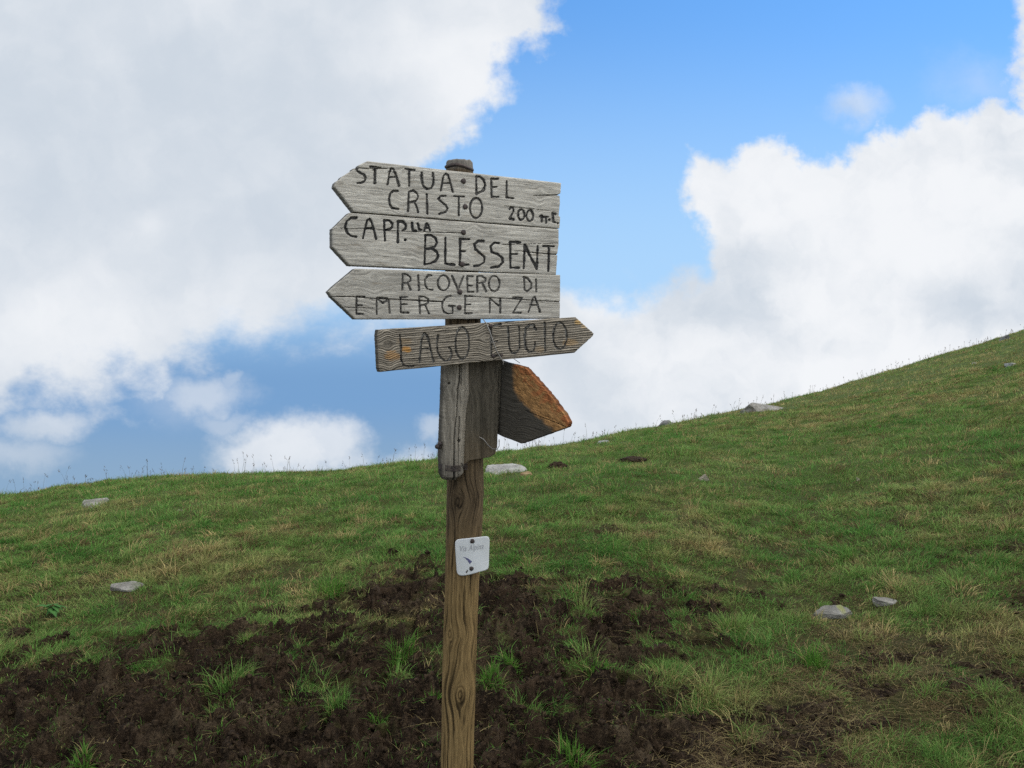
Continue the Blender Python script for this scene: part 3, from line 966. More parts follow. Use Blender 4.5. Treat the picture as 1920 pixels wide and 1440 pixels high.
T1 = (st('A', [(505, 270), (520, 300), (560, 325), (610, 350), (635, 390), (620, 440), (580, 465), (515, 468)], [(695, 240), (835, 255)], [(760, 270), (760, 470)],
         [(935, 490), (950, 420), (960, 330), (985, 265), (1020, 275), (1050, 350), (1075, 430), (1095, 505)], [(955, 385), (1055, 385)], [(1180, 270), (1305, 290)], [(1235, 295), (1235, 510)],
         [(1410, 325), (1410, 430), (1430, 510), (1480, 550), (1540, 540), (1570, 480), (1572, 400), (1562, 330)],
         [(1672, 575), (1690, 480), (1710, 370), (1740, 340), (1775, 360), (1800, 440), (1840, 590)], [(1690, 470), (1805, 470)],
         [(1080, 580), (1020, 575), (975, 610), (955, 680), (965, 760), (1000, 815), (1085, 825)],
         [(1220, 860), (1225, 740), (1230, 600)], [(1230, 590), (1290, 572), (1345, 610), (1362, 660), (1330, 715), (1230, 735)], [(1310, 735), (1340, 800), (1360, 870)],
         [(1478, 625), (1488, 890)], [(1740, 645), (1670, 650), (1640, 685), (1670, 720), (1740, 770), (1770, 820), (1740, 870), (1655, 895)])
      + st('B', [(85, 650), (225, 655)], [(150, 665), (150, 915)], ell(390, 815, 85, 140), [(390, 385), (395, 620)], [(390, 380), (440, 378), (500, 430), (515, 500), (490, 570), (395, 620)],
           [(600, 405), (605, 660)], [(600, 410), (690, 410)], [(610, 525), (675, 520)], [(605, 655), (700, 660)], [(815, 440), (812, 665), (910, 680)],
           [(855, 830), (870, 800), (905, 815), (910, 860), (880, 910), (855, 960), (910, 970)], ell(1015, 905, 46, 72), ell(1135, 920, 46, 76),
           [(1275, 925), (1300, 920), (1300, 1000)], [(1325, 940), (1390, 935)], [(1355, 945), (1360, 1015)], [(1405, 975), (1408, 980)], [(1445, 885), (1490, 895)], [(1450, 885), (1460, 1005), (1495, 1015)], [(1520, 1025), (1523, 1028)]))
T2 = (st('A', [(505, 950), (430, 950), (370, 1000), (350, 1080), (380, 1160), (430, 1200), (500, 1210)], [(595, 1235), (620, 1120), (655, 980), (690, 970), (720, 1020), (750, 1130), (775, 1240)], [(630, 1095), (730, 1095)],
         [(890, 985), (900, 1265)], [(890, 985), (960, 985), (1005, 1030), (1000, 1080), (960, 1110), (900, 1115)], [(1080, 1005), (1080, 1290)], [(1080, 1000), (1150, 1005), (1190, 1050), (1185, 1100), (1140, 1125)],
         [(1176, 1253), (1180, 1257)], [(1275, 1020), (1285, 1125), (1335, 1130)], [(1355, 1025), (1375, 1115), (1410, 1115)], [(1445, 1125), (1480, 1030), (1500, 1040), (1525, 1125)], [(1455, 1090), (1510, 1090)],
         [(1455, 1190), (1540, 1190), (1600, 1230), (1620, 1290), (1590, 1350), (1470, 1385)])
      + st('C', [(1460, -65), (1450, 340)], [(1470, 125), (1560, 120), (1620, 170), (1640, 230), (1600, 290), (1530, 325), (1445, 335)], [(1738, -25), (1735, 330), (1860, 345)])
      + st('D', [(170, -15), (165, 340)], [(165, -10), (300, -10)], [(175, 155), (245, 155)], [(165, 345), (285, 345)],
           [(495, 15), (420, 15), (365, 60), (385, 130), (450, 190), (510, 240), (500, 310), (440, 350), (365, 365)],
           [(710, 45), (640, 40), (590, 90), (610, 170), (690, 200), (755, 250), (760, 310), (700, 370), (600, 385)],
           [(865, 30), (865, 385)], [(865, 25), (1000, 35)], [(870, 195), (960, 195)], [(865, 385), (985, 385)],
           [(1050, 395), (1065, 70), (1230, 400), (1245, 85)], [(1320, 85), (1470, 90)], [(1400, 100), (1390, 430)]))
T3 = (st('C', [(1140, 690), (1145, 480)], [(1145, 475), (1200, 475), (1255, 520), (1250, 565), (1200, 595), (1150, 600)], [(1215, 600), (1255, 690)], [(1360, 490), (1372, 695)],
         [(1545, 490), (1500, 490), (1455, 550), (1455, 620), (1490, 680), (1560, 690)], ell(1710, 595, 80, 105),
         [(505, 800), (505, 1030)], [(510, 780), (620, 785)], [(520, 905), (580, 908)], [(510, 1030), (600, 1025)], [(785, 1030), (785, 810), (870, 875), (950, 825), (965, 1010)], [(790, 800), (930, 810)],
         [(1115, 800), (1120, 1005)], [(1110, 795), (1215, 790)], [(1115, 895), (1205, 890)], [(1120, 1005), (1225, 1010)],
         [(1385, 1020), (1375, 800)], [(1375, 790), (1440, 785), (1500, 820), (1500, 870), (1450, 900), (1385, 905)], [(1460, 905), (1510, 1020)],
         [(1810, 775), (1750, 790), (1700, 860), (1690, 930), (1720, 1000), (1770, 1020), (1840, 1015), (1835, 930)], [(1790, 915), (1870, 915)])
      + st('D', [(55, 500), (140, 690), (215, 500)], [(265, 510), (270, 720)], [(265, 500), (345, 505)], [(270, 630), (335, 635)], [(270, 720), (350, 720)],
           [(405, 720), (405, 505)], [(405, 505), (470, 500), (525, 540), (510, 585), (410, 605)], [(480, 605), (530, 720)], ell(640, 605, 75, 108),
           [(1055, 520), (1060, 690)], [(1050, 515), (1100, 530), (1155, 600), (1150, 670), (1095, 710), (1060, 690)], [(1220, 545), (1222, 715)],
           [(240, 775), (235, 1020)], [(240, 780), (345, 780)], [(245, 895), (310, 895)], [(235, 1015), (335, 1015)],
           [(580, 1010), (580, 820)], [(585, 815), (715, 920)], [(725, 815), (725, 1010)], [(905, 800), (1030, 800), (900, 1010), (1010, 1010)],
           [(1115, 1000), (1150, 900), (1180, 800), (1205, 790), (1240, 890), (1275, 1000)], [(1140, 900), (1245, 905)]))
T4 = (st('E', [(440, 355), (455, 500), (460, 700), (490, 775), (560, 790), (625, 785)], [(710, 740), (725, 580), (740, 430), (780, 330), (825, 370), (860, 520), (905, 720)], [(730, 545), (860, 545)],
         [(970, 365), (955, 480), (965, 590), (1000, 670), (1070, 715), (1130, 700), (1160, 640), (1150, 560), (1120, 530)], ell(1305, 470, 95, 222))
      + st('F', [(300, 250), (305, 640)], [(285, 240), (440, 205)], [(310, 450), (385, 440)], [(330, 650), (450, 638)], [(535, 245), (545, 400), (555, 540), (590, 605), (650, 600), (695, 540), (695, 400), (690, 240)],
           [(925, 285), (890, 215), (840, 215), (780, 270), (765, 400), (780, 540), (830, 590), (890, 575), (910, 500), (910, 450)], [(1045, 190), (1050, 580)], ell(1255, 370, 95, 185)))


def seg_dist(px, py, strokes, uneven=1.0):
    d = np.full(px.shape, 99.0)
    for li, l in enumerate(strokes):
        for (ax, ay), (bx, by) in zip(l[:-1], l[1:]):
            x0, x1 = min(ax, bx) - 6, max(ax, bx) + 6; y0, y1 = min(ay, by) - 6, max(ay, by) + 6
            b = (px > x0) & (px < x1) & (py > y0) & (py < y1)
            if not b.any(): continue
            x = px[b]; y = py[b]; ex, ey = bx - ax, by - ay
            t = np.clip(((x - ax) * ex + (y - ay) * ey) / (ex * ex + ey * ey + 1e-9), 0, 1)
            h0 = math.sin(ax * 12.9 + ay * 78.2) * 0.22; h1 = math.sin(bx * 12.9 + by * 78.2) * 0.22
            d[b] = np.minimum(d[b], np.hypot(x - ax - t * ex, y - ay - t * ey) / (1 + (h0 * (1 - t) + h1 * t) * uneven))
    return d


def polyline(pts, t):
    pts = np.array(pts, float)
    q = pts[:, 2] if pts.shape[1] == 3 else np.linspace(0, 1, len(pts))
    return np.stack([np.interp(t, q, pts[:, 0]), np.interp(t, q, pts[:, 1])], -1)


def wood_mat(name, rough=0.85, fine=1.0):
    m, gg, out = new_mat(name)
    gc = gg.attr('gc', 'Vector')
    f1 = gg.noise(gc, 1.0, 6, 0.7)
    f2 = gg.noise(gc, 4.0, 4, 0.7)
    c = gg.mulc(gg.attr('col'), gg.mix(gg.step(f1, 0.25, 0.75), (0.72, 0.71, 0.70), (1.22, 1.22, 1.22)))
    c = gg.mulc(c, gg.mix(gg.step(f2, 0.3, 0.7), (0.86, 0.86, 0.86), (1.1, 1.1, 1.1)))
    principled(gg, out, c, rough, 0.12, normal=bump(gg, gg.add(f1, gg.mul(f2, 0.5)), 0.45 * fine, 0.0025))
    return m


M_GREY = wood_mat("weathered_grey_wood")
M_DARK = wood_mat("weathered_dark_wood")
M_POST = wood_mat("brown_post_wood", 0.8)
ml, gg, out = new_mat("black_letter_paint")
gc = gg.attr('gc', 'Vector')
f = gg.noise(objco(gg), 160, 5, 0.7)
f_ = gg.noise(gc, 1.3, 4, 0.6)
wear = gg.attr('wear', 'Fac')
lc = gg.mix(gg.mul(gg.step(gg.add(f, gg.mul(gg.sub(f_, 0.5), 0.5)), 0.40, 0.58), wear), (0.016, 0.015, 0.015), (0.27, 0.25, 0.215))
principled(gg, out, lc, 0.75, 0.25, normal=bump(gg, f, 0.4, 0.001))
mi, gg, out = new_mat("rusty_iron")
f = gg.noise(objco(gg), 220, 5, 0.65)
principled(gg, out, gg.mix(gg.step(f, 0.35, 0.65), (0.035, 0.030, 0.030), (0.085, 0.062, 0.052)), 0.6, 0.4, 0.5, bump(gg, f, 0.4, 0.001))
mw, gg, out = new_mat("galvanised_wire")
f = gg.noise(objco(gg), 300, 3, 0.6)
principled(gg, out, gg.mix(f, (0.22, 0.20, 0.18), (0.42, 0.40, 0.37)), 0.5, 0.5, 0.6)

GREY_L = np.array([0.73, 0.685, 0.595]); GREY_D = np.array([0.225, 0.203, 0.17])
post_pt = np.array([float(on_y(np.array(857.0), np.array(1440.0), AX_Y)[0]), AX_Y, 0.0])
post_pt[2] = float(base_z(post_pt[0], post_pt[1])) - 0.05
SIGN = empty("signpost", tuple(post_pt), label="weathered wooden signpost with stacked carved arrow boards and a small white plaque", cat="signpost")


def parented(name, me, mat, parent=SIGN, **kw):
    """mesh given in world coordinates, hung under a parent"""
    o = bpy.data.objects.new(name, me)
    if mat is not None: me.materials.append(mat)
    put(o, parent=parent, **kw)
    off = np.array(SIGN.location)
    n = len(me.vertices); a = np.empty(n * 3, np.float32); me.vertices.foreach_get('co', a)
    a = a.reshape(-1, 3) - off.astype(np.float32); me.vertices.foreach_set('co', a.ravel()); me.update()
    return o


def board(name, plane, Lp, Rp, thick, step, strokes, mat, seed, colour, relief=0.0005, half=1.9, depth=0.004, wear=0.5, knots=(), vertical=False, ridge=0.0, crack=(), ragged=0.5, profile=None, label=None, edge_r=0.0016, grain_px=3.2, split=None):
    """a carved plank: ruled grid between its left and right outline, displaced and closed to the back"""
    hpx = abs(Lp[-1][1] - Lp[0][1]); wpx = abs(np.mean([p[0] for p in Rp]) - np.mean([p[0] for p in Lp]))
    nr = int(hpx / step) + 2; nc = int(wpx / step) + 2
    t = np.linspace(0, 1, nr); s = np.linspace(0, 1, nc)
    L = polyline(Lp, t); R = polyline(Rp, t)
    L[1:-1, 0] += (ragged * fbm(t * hpx / 5, t * 0 + seed, 3, seed))[1:-1]; R[1:-1, 0] += (ragged * fbm(t * hpx / 5, t * 0 + seed + 5, 3, seed + 1))[1:-1]
    PXY = L[:, None, :] * (1 - s)[None, :, None] + R[:, None, :] * s[None, :, None]
    # slight waviness of the long edges
    wob = ragged * 0.8 * fbm(s * wpx / 60, s * 0 + 0.5, 4, seed + 2)
    PXY[:, :, 1] += wob[None, :] * (np.abs(2 * t - 1) ** 3)[:, None]
    px, py = PXY[:, :, 0], PXY[:, :, 1]
    hh = (t * hpx)[:, None] + 0 * s[None, :]
    if vertical: xi, eta = py.copy(), px - px[nr // 2, 0]
    else:
        ang = math.atan2((R[0, 1] + R[-1, 1] - L[0, 1] - L[-1, 1]) * 0.5, (R[0, 0] + R[-1, 0] - L[0, 0] - L[-1, 0]) * 0.5)
        xi = px * math.cos(ang) + py * math.sin(ang); eta = -px * math.sin(ang) + py * math.cos(ang)
    ringc = np.zeros_like(px); knotm = np.zeros_like(px)
    eta_w = eta + 2.2 * fbm(xi / 90, eta / 26, 3, seed + 3) + 0.8 * fbm(xi / 24, eta / 12, 2, seed + 4)
    for (kx, ky, kr) in knots:
        if vertical: kxi, ket = ky, kx - px[nr // 2, 0]
        else: kxi, ket = kx * math.cos(ang) + ky * math.sin(ang), -kx * math.sin(ang) + ky * math.cos(ang)
        dxi, det = (xi - kxi), (eta - ket)
        eta_w = eta_w - 1.5 * kr * np.tanh(det / kr) * np.exp(-(dxi / (2.6 * kr)) ** 2)
        rr = np.hypot(dxi / 1.5, det)
        km = sstep(kr - rr, -kr * 0.3, kr * 0.3)
        knotm = np.maximum(knotm, km)
        ringc = np.where(km > 0.02, rr * 1.6, ringc)
    f1 = fbm(xi / 70, eta_w / grain_px, 4, seed + 6, 0.6)
    f2 = fbm(xi / 26, eta_w / (grain_px * 0.42), 3, seed + 7, 0.65)
    lines = np.sin(eta_w / grain_px * 2.1 + 1.5 * f1)
    grain = 0.5 + 0.42 * f1 + 0.40 * f2 + 0.10 * lines
    grain = grain * (1 - knotm) + knotm * (0.40 + 0.25 * np.sin(ringc * 2.2))
    # long drying cracks
    ck = np.zeros_like(px)
    for l, wdt in crack:
        ck = np.maximum(ck, 1 - sstep(seg_dist(px + 0.5 * perlin(px / 6, py / 3, seed + 8), py + 0.5 * perlin(px / 9, py / 3, seed + 9), [l], 2.0), wdt * 0.4, wdt))
    tiny = sstep(fbm(xi / 55, eta_w / 1.7, 3, seed + 10, 0.6), 0.34, 0.58)
    # carved grooves
    wv = 0.45 * fbm(px / 5, py / 5, 2, seed + 11)
    d = seg_dist(px, py, strokes) if strokes else np.full(px.shape, 99.0)
    hw = half * 1.2 * (1 + 0.50 * fbm(px / 14, py / 14, 2, seed + 12))
    groove = 1 - sstep(d + wv, hw * 0.45, hw * 1.08)
    # rounded edges
    dl = px - px[:, :1]; drr = px[:, -1:] - px
    dt = np.minimum(hh, hpx - hh)
    ed = np.minimum(np.minimum(np.abs(dl), np.abs(drr)), dt)
    edge = np.exp(-ed / 1.3)
    lines2 = np.sin(eta_w / 2.05 * 3.0 + 1.2 * f1)
    n_out = relief * (grain - 0.5) * 2 - depth * groove - edge_r * edge - 0.006 * ck - 0.0008 * tiny + ridge * (0.5 * lines2 + 0.8 * f2)
    if profile is not None: n_out = n_out + profile(t[:, None] + 0 * px, s[None, :] + 0 * px)
    W = plane.hit(px, py) + plane.n * n_out[:, :, None]
    col = colour(px, py, xi, eta, grain, edge, ridge * 0 + lines2 if ridge else lines)
    col = col * (1 - 0.55 * tiny)[:, :, None] * (1 - 0.8 * ck)[:, :, None]
    col = col * (1 - 0.45 * sstep(groove, 0.03, 0.4))[:, :, None]
    nv = nr * nc
    idn = np.arange(nv).reshape(nr, nc)
    quads = np.stack([idn[:-1, :-1], idn[:-1, 1:], idn[1:, 1:], idn[1:, :-1]], -1).reshape(-1, 4)
    gcv = np.stack([xi / 22, eta_w / 1.15, np.full_like(xi, seed * 3.1)], -1).reshape(-1, 3)
    core = sstep(hw * 0.62 - d - wv, 0, hw * 0.35).ravel()
    Wf = W.reshape(-1, 3); colf = col.reshape(-1, 3)
    gv = groove.ravel()[quads].mean(1)
    # rim and back
    rim = np.concatenate([idn[0, :], idn[1:, -1], idn[-1, -2::-1], idn[-2:0:-1, 0]])
    nrim = len(rim)
    flat = plane.hit(px, py).reshape(-1, 3)[rim]
    levels = [0.35, 1.0]
    Vx = [Wf]; Cx = [colf]; Gx = [gcv]; extra = []
    prev = rim; o = nv
    for lv in levels:
        jit = 0.0006 * perlin(np.arange(nrim) / 5.0, np.full(nrim, lv * 9), seed + 15)
        Vx.append(flat - plane.n * (thick * lv) + jit[:, None] * np.array([1, 0, 1]))
        Cx.append(colf[rim] * 0.42); g2 = gcv[rim].copy(); g2[:, 2] += lv * 3; Gx.append(g2)  # edge faces darker: end grain, with their shade put into the colour too
        cur = np.arange(o, o + nrim)
        extra.append(np.stack([prev, cur, np.roll(cur, -1), np.roll(prev, -1)], -1))
        prev = cur; o += nrim
    Vx.append((flat - plane.n * thick).mean(0)[None]); Cx.append(colf.mean(0)[None]); Gx.append(gcv[:1])
    tri = np.stack([prev, np.full(nrim, o), np.roll(prev, -1)], -1)
    COa = np.concatenate([core, np.zeros(sum(len(q) for q in Vx) - nv)]); Va = np.concatenate(Vx); Ca = np.concatenate(Cx); Ga = np.concatenate(Gx)
    wood_q = np.concatenate([quads[gv <= 0.40]] + extra)
    let_q = quads[gv > 0.40]

    def build(nm, q4, q3, material, par, **kw):
        used, inv = np.unique(np.concatenate([q4.ravel(), q3.ravel()]), return_inverse=True)
        q4n = inv[:q4.size].reshape(-1, 4); q3n = inv[q4.size:].reshape(-1, 3)
        me = mesh_np(nm, Va[used], F3=q3n, F4=q4n, attrs={'col': Ca[used], 'wear': wear * (0.35 + 0.85 * COa[used])}, smooth=True)
        at_ = me.attributes.new('gc', 'FLOAT_VECTOR', 'POINT'); at_.data.foreach_set('vector', Ga[used].astype(np.float32).ravel())
        return parented(nm, me, material, par, **kw)
    ob = build(name, wood_q, tri, mat, SIGN, label=label)
    if len(let_q):
        groups = [let_q]
        if split is not None:
            ax_, at_v = split
            cen = (px if ax_ == 'x' else py).ravel()[let_q].mean(1)
            groups = [let_q[cen < at_v], let_q[cen >= at_v]]
            if ax_ == 'y':
                c0 = px.ravel()[groups[0]].mean(1)
                groups = [groups[0][c0 < 960], groups[0][c0 >= 960], groups[1]]
        for q in groups: build("lettering", q, np.zeros((0, 3), int), ml, ob)
    return ob


def col_grey(px, py, xi, eta, grain, edge, lines):
    gcl = np.clip(grain, 0, 1)[:, :, None]
    c = GREY_D + (GREY_L - GREY_D) * gcl
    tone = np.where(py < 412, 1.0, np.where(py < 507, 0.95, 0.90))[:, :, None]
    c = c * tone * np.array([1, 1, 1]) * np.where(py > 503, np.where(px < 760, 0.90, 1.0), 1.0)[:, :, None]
    st_ = fbm(xi / 80, eta / 22, 3, 900)
    c = c * (1 + 0.34 * st_)[:, :, None]
    br = sstep(fbm(xi / 60, eta / 12, 3, 905), 0.25, 0.7)[:, :, None]
    c = c * (1 - 0.6 * br) + np.array([0.22, 0.175, 0.12]) * 0.6 * br
    return c


# board 1: STATUA DEL CRISTO
b1 = board("arrow_board", PL_TOP,
           [(664.5, 397, 0), (627.8, 350, .48), (629, 342, .56), (634, 338, .60), (638, 336.5, .62), (641, 331, .67), (648, 327, .71), (657, 321.5, .76), (662, 319, .785), (662, 316, .815), (673.5, 313.5, .84),
            (673, 309.5, .88), (680, 306, .93), (689.5, 302, 1)],
           [(1049.5, 428, 0), (1051, 407, .24), (1048, 404, .28), (1050.5, 380, .56), (1050, 367, .71), (1045.5, 366, .725), (1051.5, 362, .78), (1052.5, 343, 1)],
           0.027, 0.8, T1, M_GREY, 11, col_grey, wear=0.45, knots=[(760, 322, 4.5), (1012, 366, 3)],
           crack=[([(664, 314), (690, 316.5), (726, 316)], 0.9), ([(1000, 367), (1046, 365)], 1.0), ([(946, 386), (1040, 396)], 0.5)], label="arrow board reading STATUA DEL CRISTO 200 m.t with a splintered tip")
b2 = board("arrow_board", PL_TOP,
           [(656, 497.5, 0), (624, 463, .36), (623.8, 428, .70), (627.5, 426, .72), (655, 399, 1)],
           [(1043, 515, 0), (1045.5, 480, .40), (1045.5, 476, .43), (1048, 457, .66), (1048, 429.5, 1)],
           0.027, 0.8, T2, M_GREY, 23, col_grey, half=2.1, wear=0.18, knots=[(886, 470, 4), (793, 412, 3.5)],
           crack=[([(626, 427.5), (690, 429), (760, 434), (870, 437)], 0.7), ([(965, 470), (1022, 475.5), (1047, 477)], 0.9), ([(940, 459), (1046, 456)], 0.5)], label="arrow board reading CAPP.LLA BLESSENT")
b3 = board("arrow_board", PL_TOP,
           [(667, 598.5, 0), (623.5, 557.5, .43), (616, 547, .54), (626, 537, .64), (666.5, 503.5, 1)],
           [(1050, 597.5, 0), (1050.5, 566, .37), (1051, 515.5, 1)],
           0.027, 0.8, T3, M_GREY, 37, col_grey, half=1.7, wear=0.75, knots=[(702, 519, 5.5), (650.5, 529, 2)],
           crack=[([(618, 556.5), (660, 556), (690, 559), (740, 561), (830, 566)], 1.2), ([(644, 576), (700, 578)], 0.8), ([(870, 555), (1000, 563), (1050, 566)], 0.8)], split=('y', 549.7), label="arrow board reading RICOVERO DI EMERGENZA with a cracked tip")


# board 4: LAGO FUGIO
def col_lago(px, py, xi, eta, grain, edge, lines):
    k = np.clip(0.42 + 1.0 * (grain - 0.5) + 0.22 * lines, 0, 1)[:, :, None]
    c = np.array([0.055, 0.047, 0.037]) + (np.array([0.47, 0.405, 0.315]) - np.array([0.055, 0.046, 0.034])) * k
    for (cx, cy, rx, ry, a, tone) in [(735, 667, 16, 10, 0.8, (0.36, 0.21, 0.09)), (762, 655, 10, 7, 0.95, (0.47, 0.24, 0.07)), (758, 640, 16, 8, 0.4, (0.33, 0.22, 0.11)), (1069, 642, 16, 8, 0.75, (0.34, 0.23, 0.12)), (1084, 604, 8, 5, 0.9, (0.50, 0.33, 0.14)),
                                      (1012, 655, 12, 7, 0.5, (0.3, 0.21, 0.12)), (1095, 612, 7, 4, 0.6, (0.5, 0.36, 0.2))]:
        q = ((px - cx) / rx) ** 2 + ((py - cy) / ry) ** 2
        f = (a * sstep(1.15 - q + 0.9 * fbm(xi / 14, eta / 3.0, 3, 930), 0, 0.8))[:, :, None]
        c = c * (1 - f) + np.array(tone) * (0.6 + 0.8 * k) * f
    return c


b4 = board("arrow_board", PL_LAGO,
           [(714, 697.5, 0), (711.5, 690, .08), (710, 655, .5), (708.5, 630, .8), (710, 618, 1)],
           [(1078, 661.5, 0), (1112, 630.5, .45), (1114.5, 626, .52), (1112, 623, .56), (1095, 608, .8), (1080, 594.5, 1)],
           0.026, 0.75, T4, M_DARK, 51, col_lago, relief=0.0006, ridge=0.0016, half=1.9, depth=0.0052, wear=1.1, knots=[(727, 646, 4.5), (913, 634, 5)],
           crack=[([(948, 605), (1000, 597)], 0.6)], split=('x', 900), label="dark ridged arrow board reading LAGO FUGIO pointing right", edge_r=0.003, ragged=0.8)


def col_side_shaded(px, py, xi, eta, grain, edge, lines):
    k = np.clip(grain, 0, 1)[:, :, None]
    c = np.array([0.040, 0.035, 0.028]) + np.array([0.060, 0.053, 0.042]) * k  # shade on this left-turned face is put into the dark base colour
    # fresh split wood along the upper cut
    t = (px - 985) / 87.0; dd = ((py - 690) - (px - 985) * 1.149) * 0.657            # px below the upper cut
    f = sstep(50 - 14 * np.clip(t, 0, 1) - dd + 7 * fbm(px / 14, py / 14, 3, 941), 0, 9) * sstep(px + 3 * fbm(px / 7, py / 12, 2, 942), 958, 968)
    f = np.maximum(f, 0)[:, :, None]
    along = px * 0.657 + py * 0.754; acr = -px * 0.754 + py * 0.657
    u = np.clip(0.5 + 0.9 * fbm(along / 22, acr / 4.2, 4, 943, 0.6) + 0.12 * perlin(px / 2.2, py / 2.2, 944), 0, 1.2)[:, :, None]
    top = sstep(20 - dd + 40 * fbm(px / 12, py / 12, 4, 946), 0, 22)[:, :, None]
    fresh = np.array([0.44, 0.235, 0.092]) * (1 - top) + np.array([0.43, 0.160, 0.060]) * top
    return c * (1 - f) + fresh * (0.42 + 0.80 * u) * (1 - 0.55 * sstep(np.abs(fbm(along / 30, acr / 4.5, 3, 947)), 0.10, 0.0))[:, :, None] * f


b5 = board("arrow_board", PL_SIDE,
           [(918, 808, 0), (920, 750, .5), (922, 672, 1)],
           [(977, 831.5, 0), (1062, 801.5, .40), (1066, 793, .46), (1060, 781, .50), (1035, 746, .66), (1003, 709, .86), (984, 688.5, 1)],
           0.016, 0.8, None, M_DARK, 67, col_side_shaded, relief=0.0010, ridge=0.0005, knots=[(975, 776, 3.5)], crack=[([(985, 770), (1060, 800)], 0.9)], label="dark blank arrow board with orange split wood on its upper edge", edge_r=0.001, ragged=2.2, grain_px=4.2)


# batten and plank under LAGO FUGIO
def col_batten(px, py, xi, eta, grain, edge, lines):
    k = np.clip(grain, 0, 1)[:, :, None]
    c = np.array([0.11, 0.096, 0.076]) + np.array([0.32, 0.285, 0.23]) * k
    st_ = sstep(fbm(px / 6, py / 60, 3, 950), 0.1, 0.6)[:, :, None]
    c = c * (1 - 0.42 * st_)
    left = sstep(858 - px, 0, 20)[:, :, None]  # side away from the light, its shade painted into the wood colour
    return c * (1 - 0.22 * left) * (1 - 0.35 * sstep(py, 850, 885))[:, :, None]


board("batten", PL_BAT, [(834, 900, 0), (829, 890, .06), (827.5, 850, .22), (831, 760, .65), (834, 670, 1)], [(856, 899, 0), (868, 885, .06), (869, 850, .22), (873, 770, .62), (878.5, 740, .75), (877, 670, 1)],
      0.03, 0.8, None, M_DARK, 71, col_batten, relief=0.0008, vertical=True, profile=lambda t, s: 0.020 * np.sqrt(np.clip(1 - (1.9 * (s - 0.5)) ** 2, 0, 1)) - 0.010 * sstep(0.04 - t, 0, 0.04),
      knots=[(862.5, 728, 2.2)], crack=[([(858, 670), (857, 712), (853, 730), (852, 770), (847, 820), (847, 900)], 1.6), ([(861, 670), (860, 722)], 1.1), ([(857, 780), (855, 830), (854, 900)], 0.8), ([(856, 825), (856.5, 828)], 2.8), ([(839, 716), (839, 719)], 1.6)], ragged=0.8)


def col_plank(px, py, xi, eta, grain, edge, lines):
    k = np.clip(grain, 0, 1)[:, :, None]
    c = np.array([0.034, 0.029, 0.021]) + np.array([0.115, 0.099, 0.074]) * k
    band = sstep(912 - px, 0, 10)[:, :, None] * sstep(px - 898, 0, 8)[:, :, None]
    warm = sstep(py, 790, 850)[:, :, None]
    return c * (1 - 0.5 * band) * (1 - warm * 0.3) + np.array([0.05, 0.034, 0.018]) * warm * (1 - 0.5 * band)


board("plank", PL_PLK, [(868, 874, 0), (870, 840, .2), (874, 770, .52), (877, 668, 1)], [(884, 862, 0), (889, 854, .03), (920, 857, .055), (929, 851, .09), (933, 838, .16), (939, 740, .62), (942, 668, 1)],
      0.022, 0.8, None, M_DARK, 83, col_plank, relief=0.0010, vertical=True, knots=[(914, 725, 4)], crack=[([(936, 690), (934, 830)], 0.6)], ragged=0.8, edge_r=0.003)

# ---- round post
npy, nth = 1150, 200
pys = np.linspace(303, 1640, npy)
cx_, cr_ = axis_px(pys)
th = np.linspace(0, 2 * math.pi, nth, endpoint=False)
PY, TH = np.meshgrid(pys, th, indexing='ij')
CX = on_y(cx_, pys, AX_Y)
RW = cr_ / FPX * AX_Y * 1.005
arc = TH / (2 * math.pi) * 210                 # photo-pixel arc length around the post
xi = PY; eta = arc
pkn = [(860, 935, 7), (865, 1290, 9), (845, 1180, 5)]
# arc coordinate: theta measured so that -pi/2 (towards camera) is at 3/4 turn


def arc_of(px, py):
    c, r = axis_px(py)
    s_ = np.clip((px - c) / r, -0.98, 0.98)
    return (math.pi * 1.5 + math.asin(s_)) / (2 * math.pi) * 210


ew = eta + 3.0 * fbm(xi / 130, eta / 22, 3, 961) + 1.2 * fbm(xi / 40, eta / 10, 2, 962)
km = np.zeros_like(xi); rg = np.zeros_like(xi)
for kx, ky, kr in pkn:
    ka = arc_of(kx, ky)
    dxi, det = xi - ky, eta - ka
    ew = ew - 1.4 * kr * np.tanh(det / kr) * np.exp(-(dxi / (4.2 * kr)) ** 2)
    rr = np.hypot(dxi / 2.0, det); q = sstep(kr - rr, -2, 3)
    km = np.maximum(km, q); rg = np.where(q > .02, rr, rg)
f1 = fbm(xi / 110, ew / 5.0, 4, 963, 0.6); f2 = fbm(xi / 45, ew / 1.8, 3, 964, 0.6)
grain = np.clip(0.5 + 0.55 * f1 + 0.35 * f2, 0, 1) * (1 - km) + km * (0.35 + 0.25 * np.sin(rg * 1.3))
dark = sstep(fbm(xi / 170, ew / 6.5, 4, 965, 0.6), 0.08, 0.30)
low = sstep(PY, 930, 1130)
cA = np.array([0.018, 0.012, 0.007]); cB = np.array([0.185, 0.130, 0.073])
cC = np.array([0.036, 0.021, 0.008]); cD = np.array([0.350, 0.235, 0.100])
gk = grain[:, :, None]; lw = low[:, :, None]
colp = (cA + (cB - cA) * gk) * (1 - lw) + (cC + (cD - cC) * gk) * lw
colp = colp * (1 - 0.74 * dark[:, :, None])
topw = sstep(326 - PY, 0, 14)[:, :, None]
colp = colp * (1 - topw) + np.array([0.20, 0.18, 0.155]) * (0.5 + gk) * topw
rad = RW[:, None] * (1 + 0.018 * fbm(TH * 1.3 + 2, PY / 160, 2, 966)) + 0.0016 * (grain - 0.5) - 0.0012 * dark
topf = np.clip((PY - 302.5) / 3, 0, 1)
rad = rad * (0.90 + 0.10 * np.sqrt(topf))
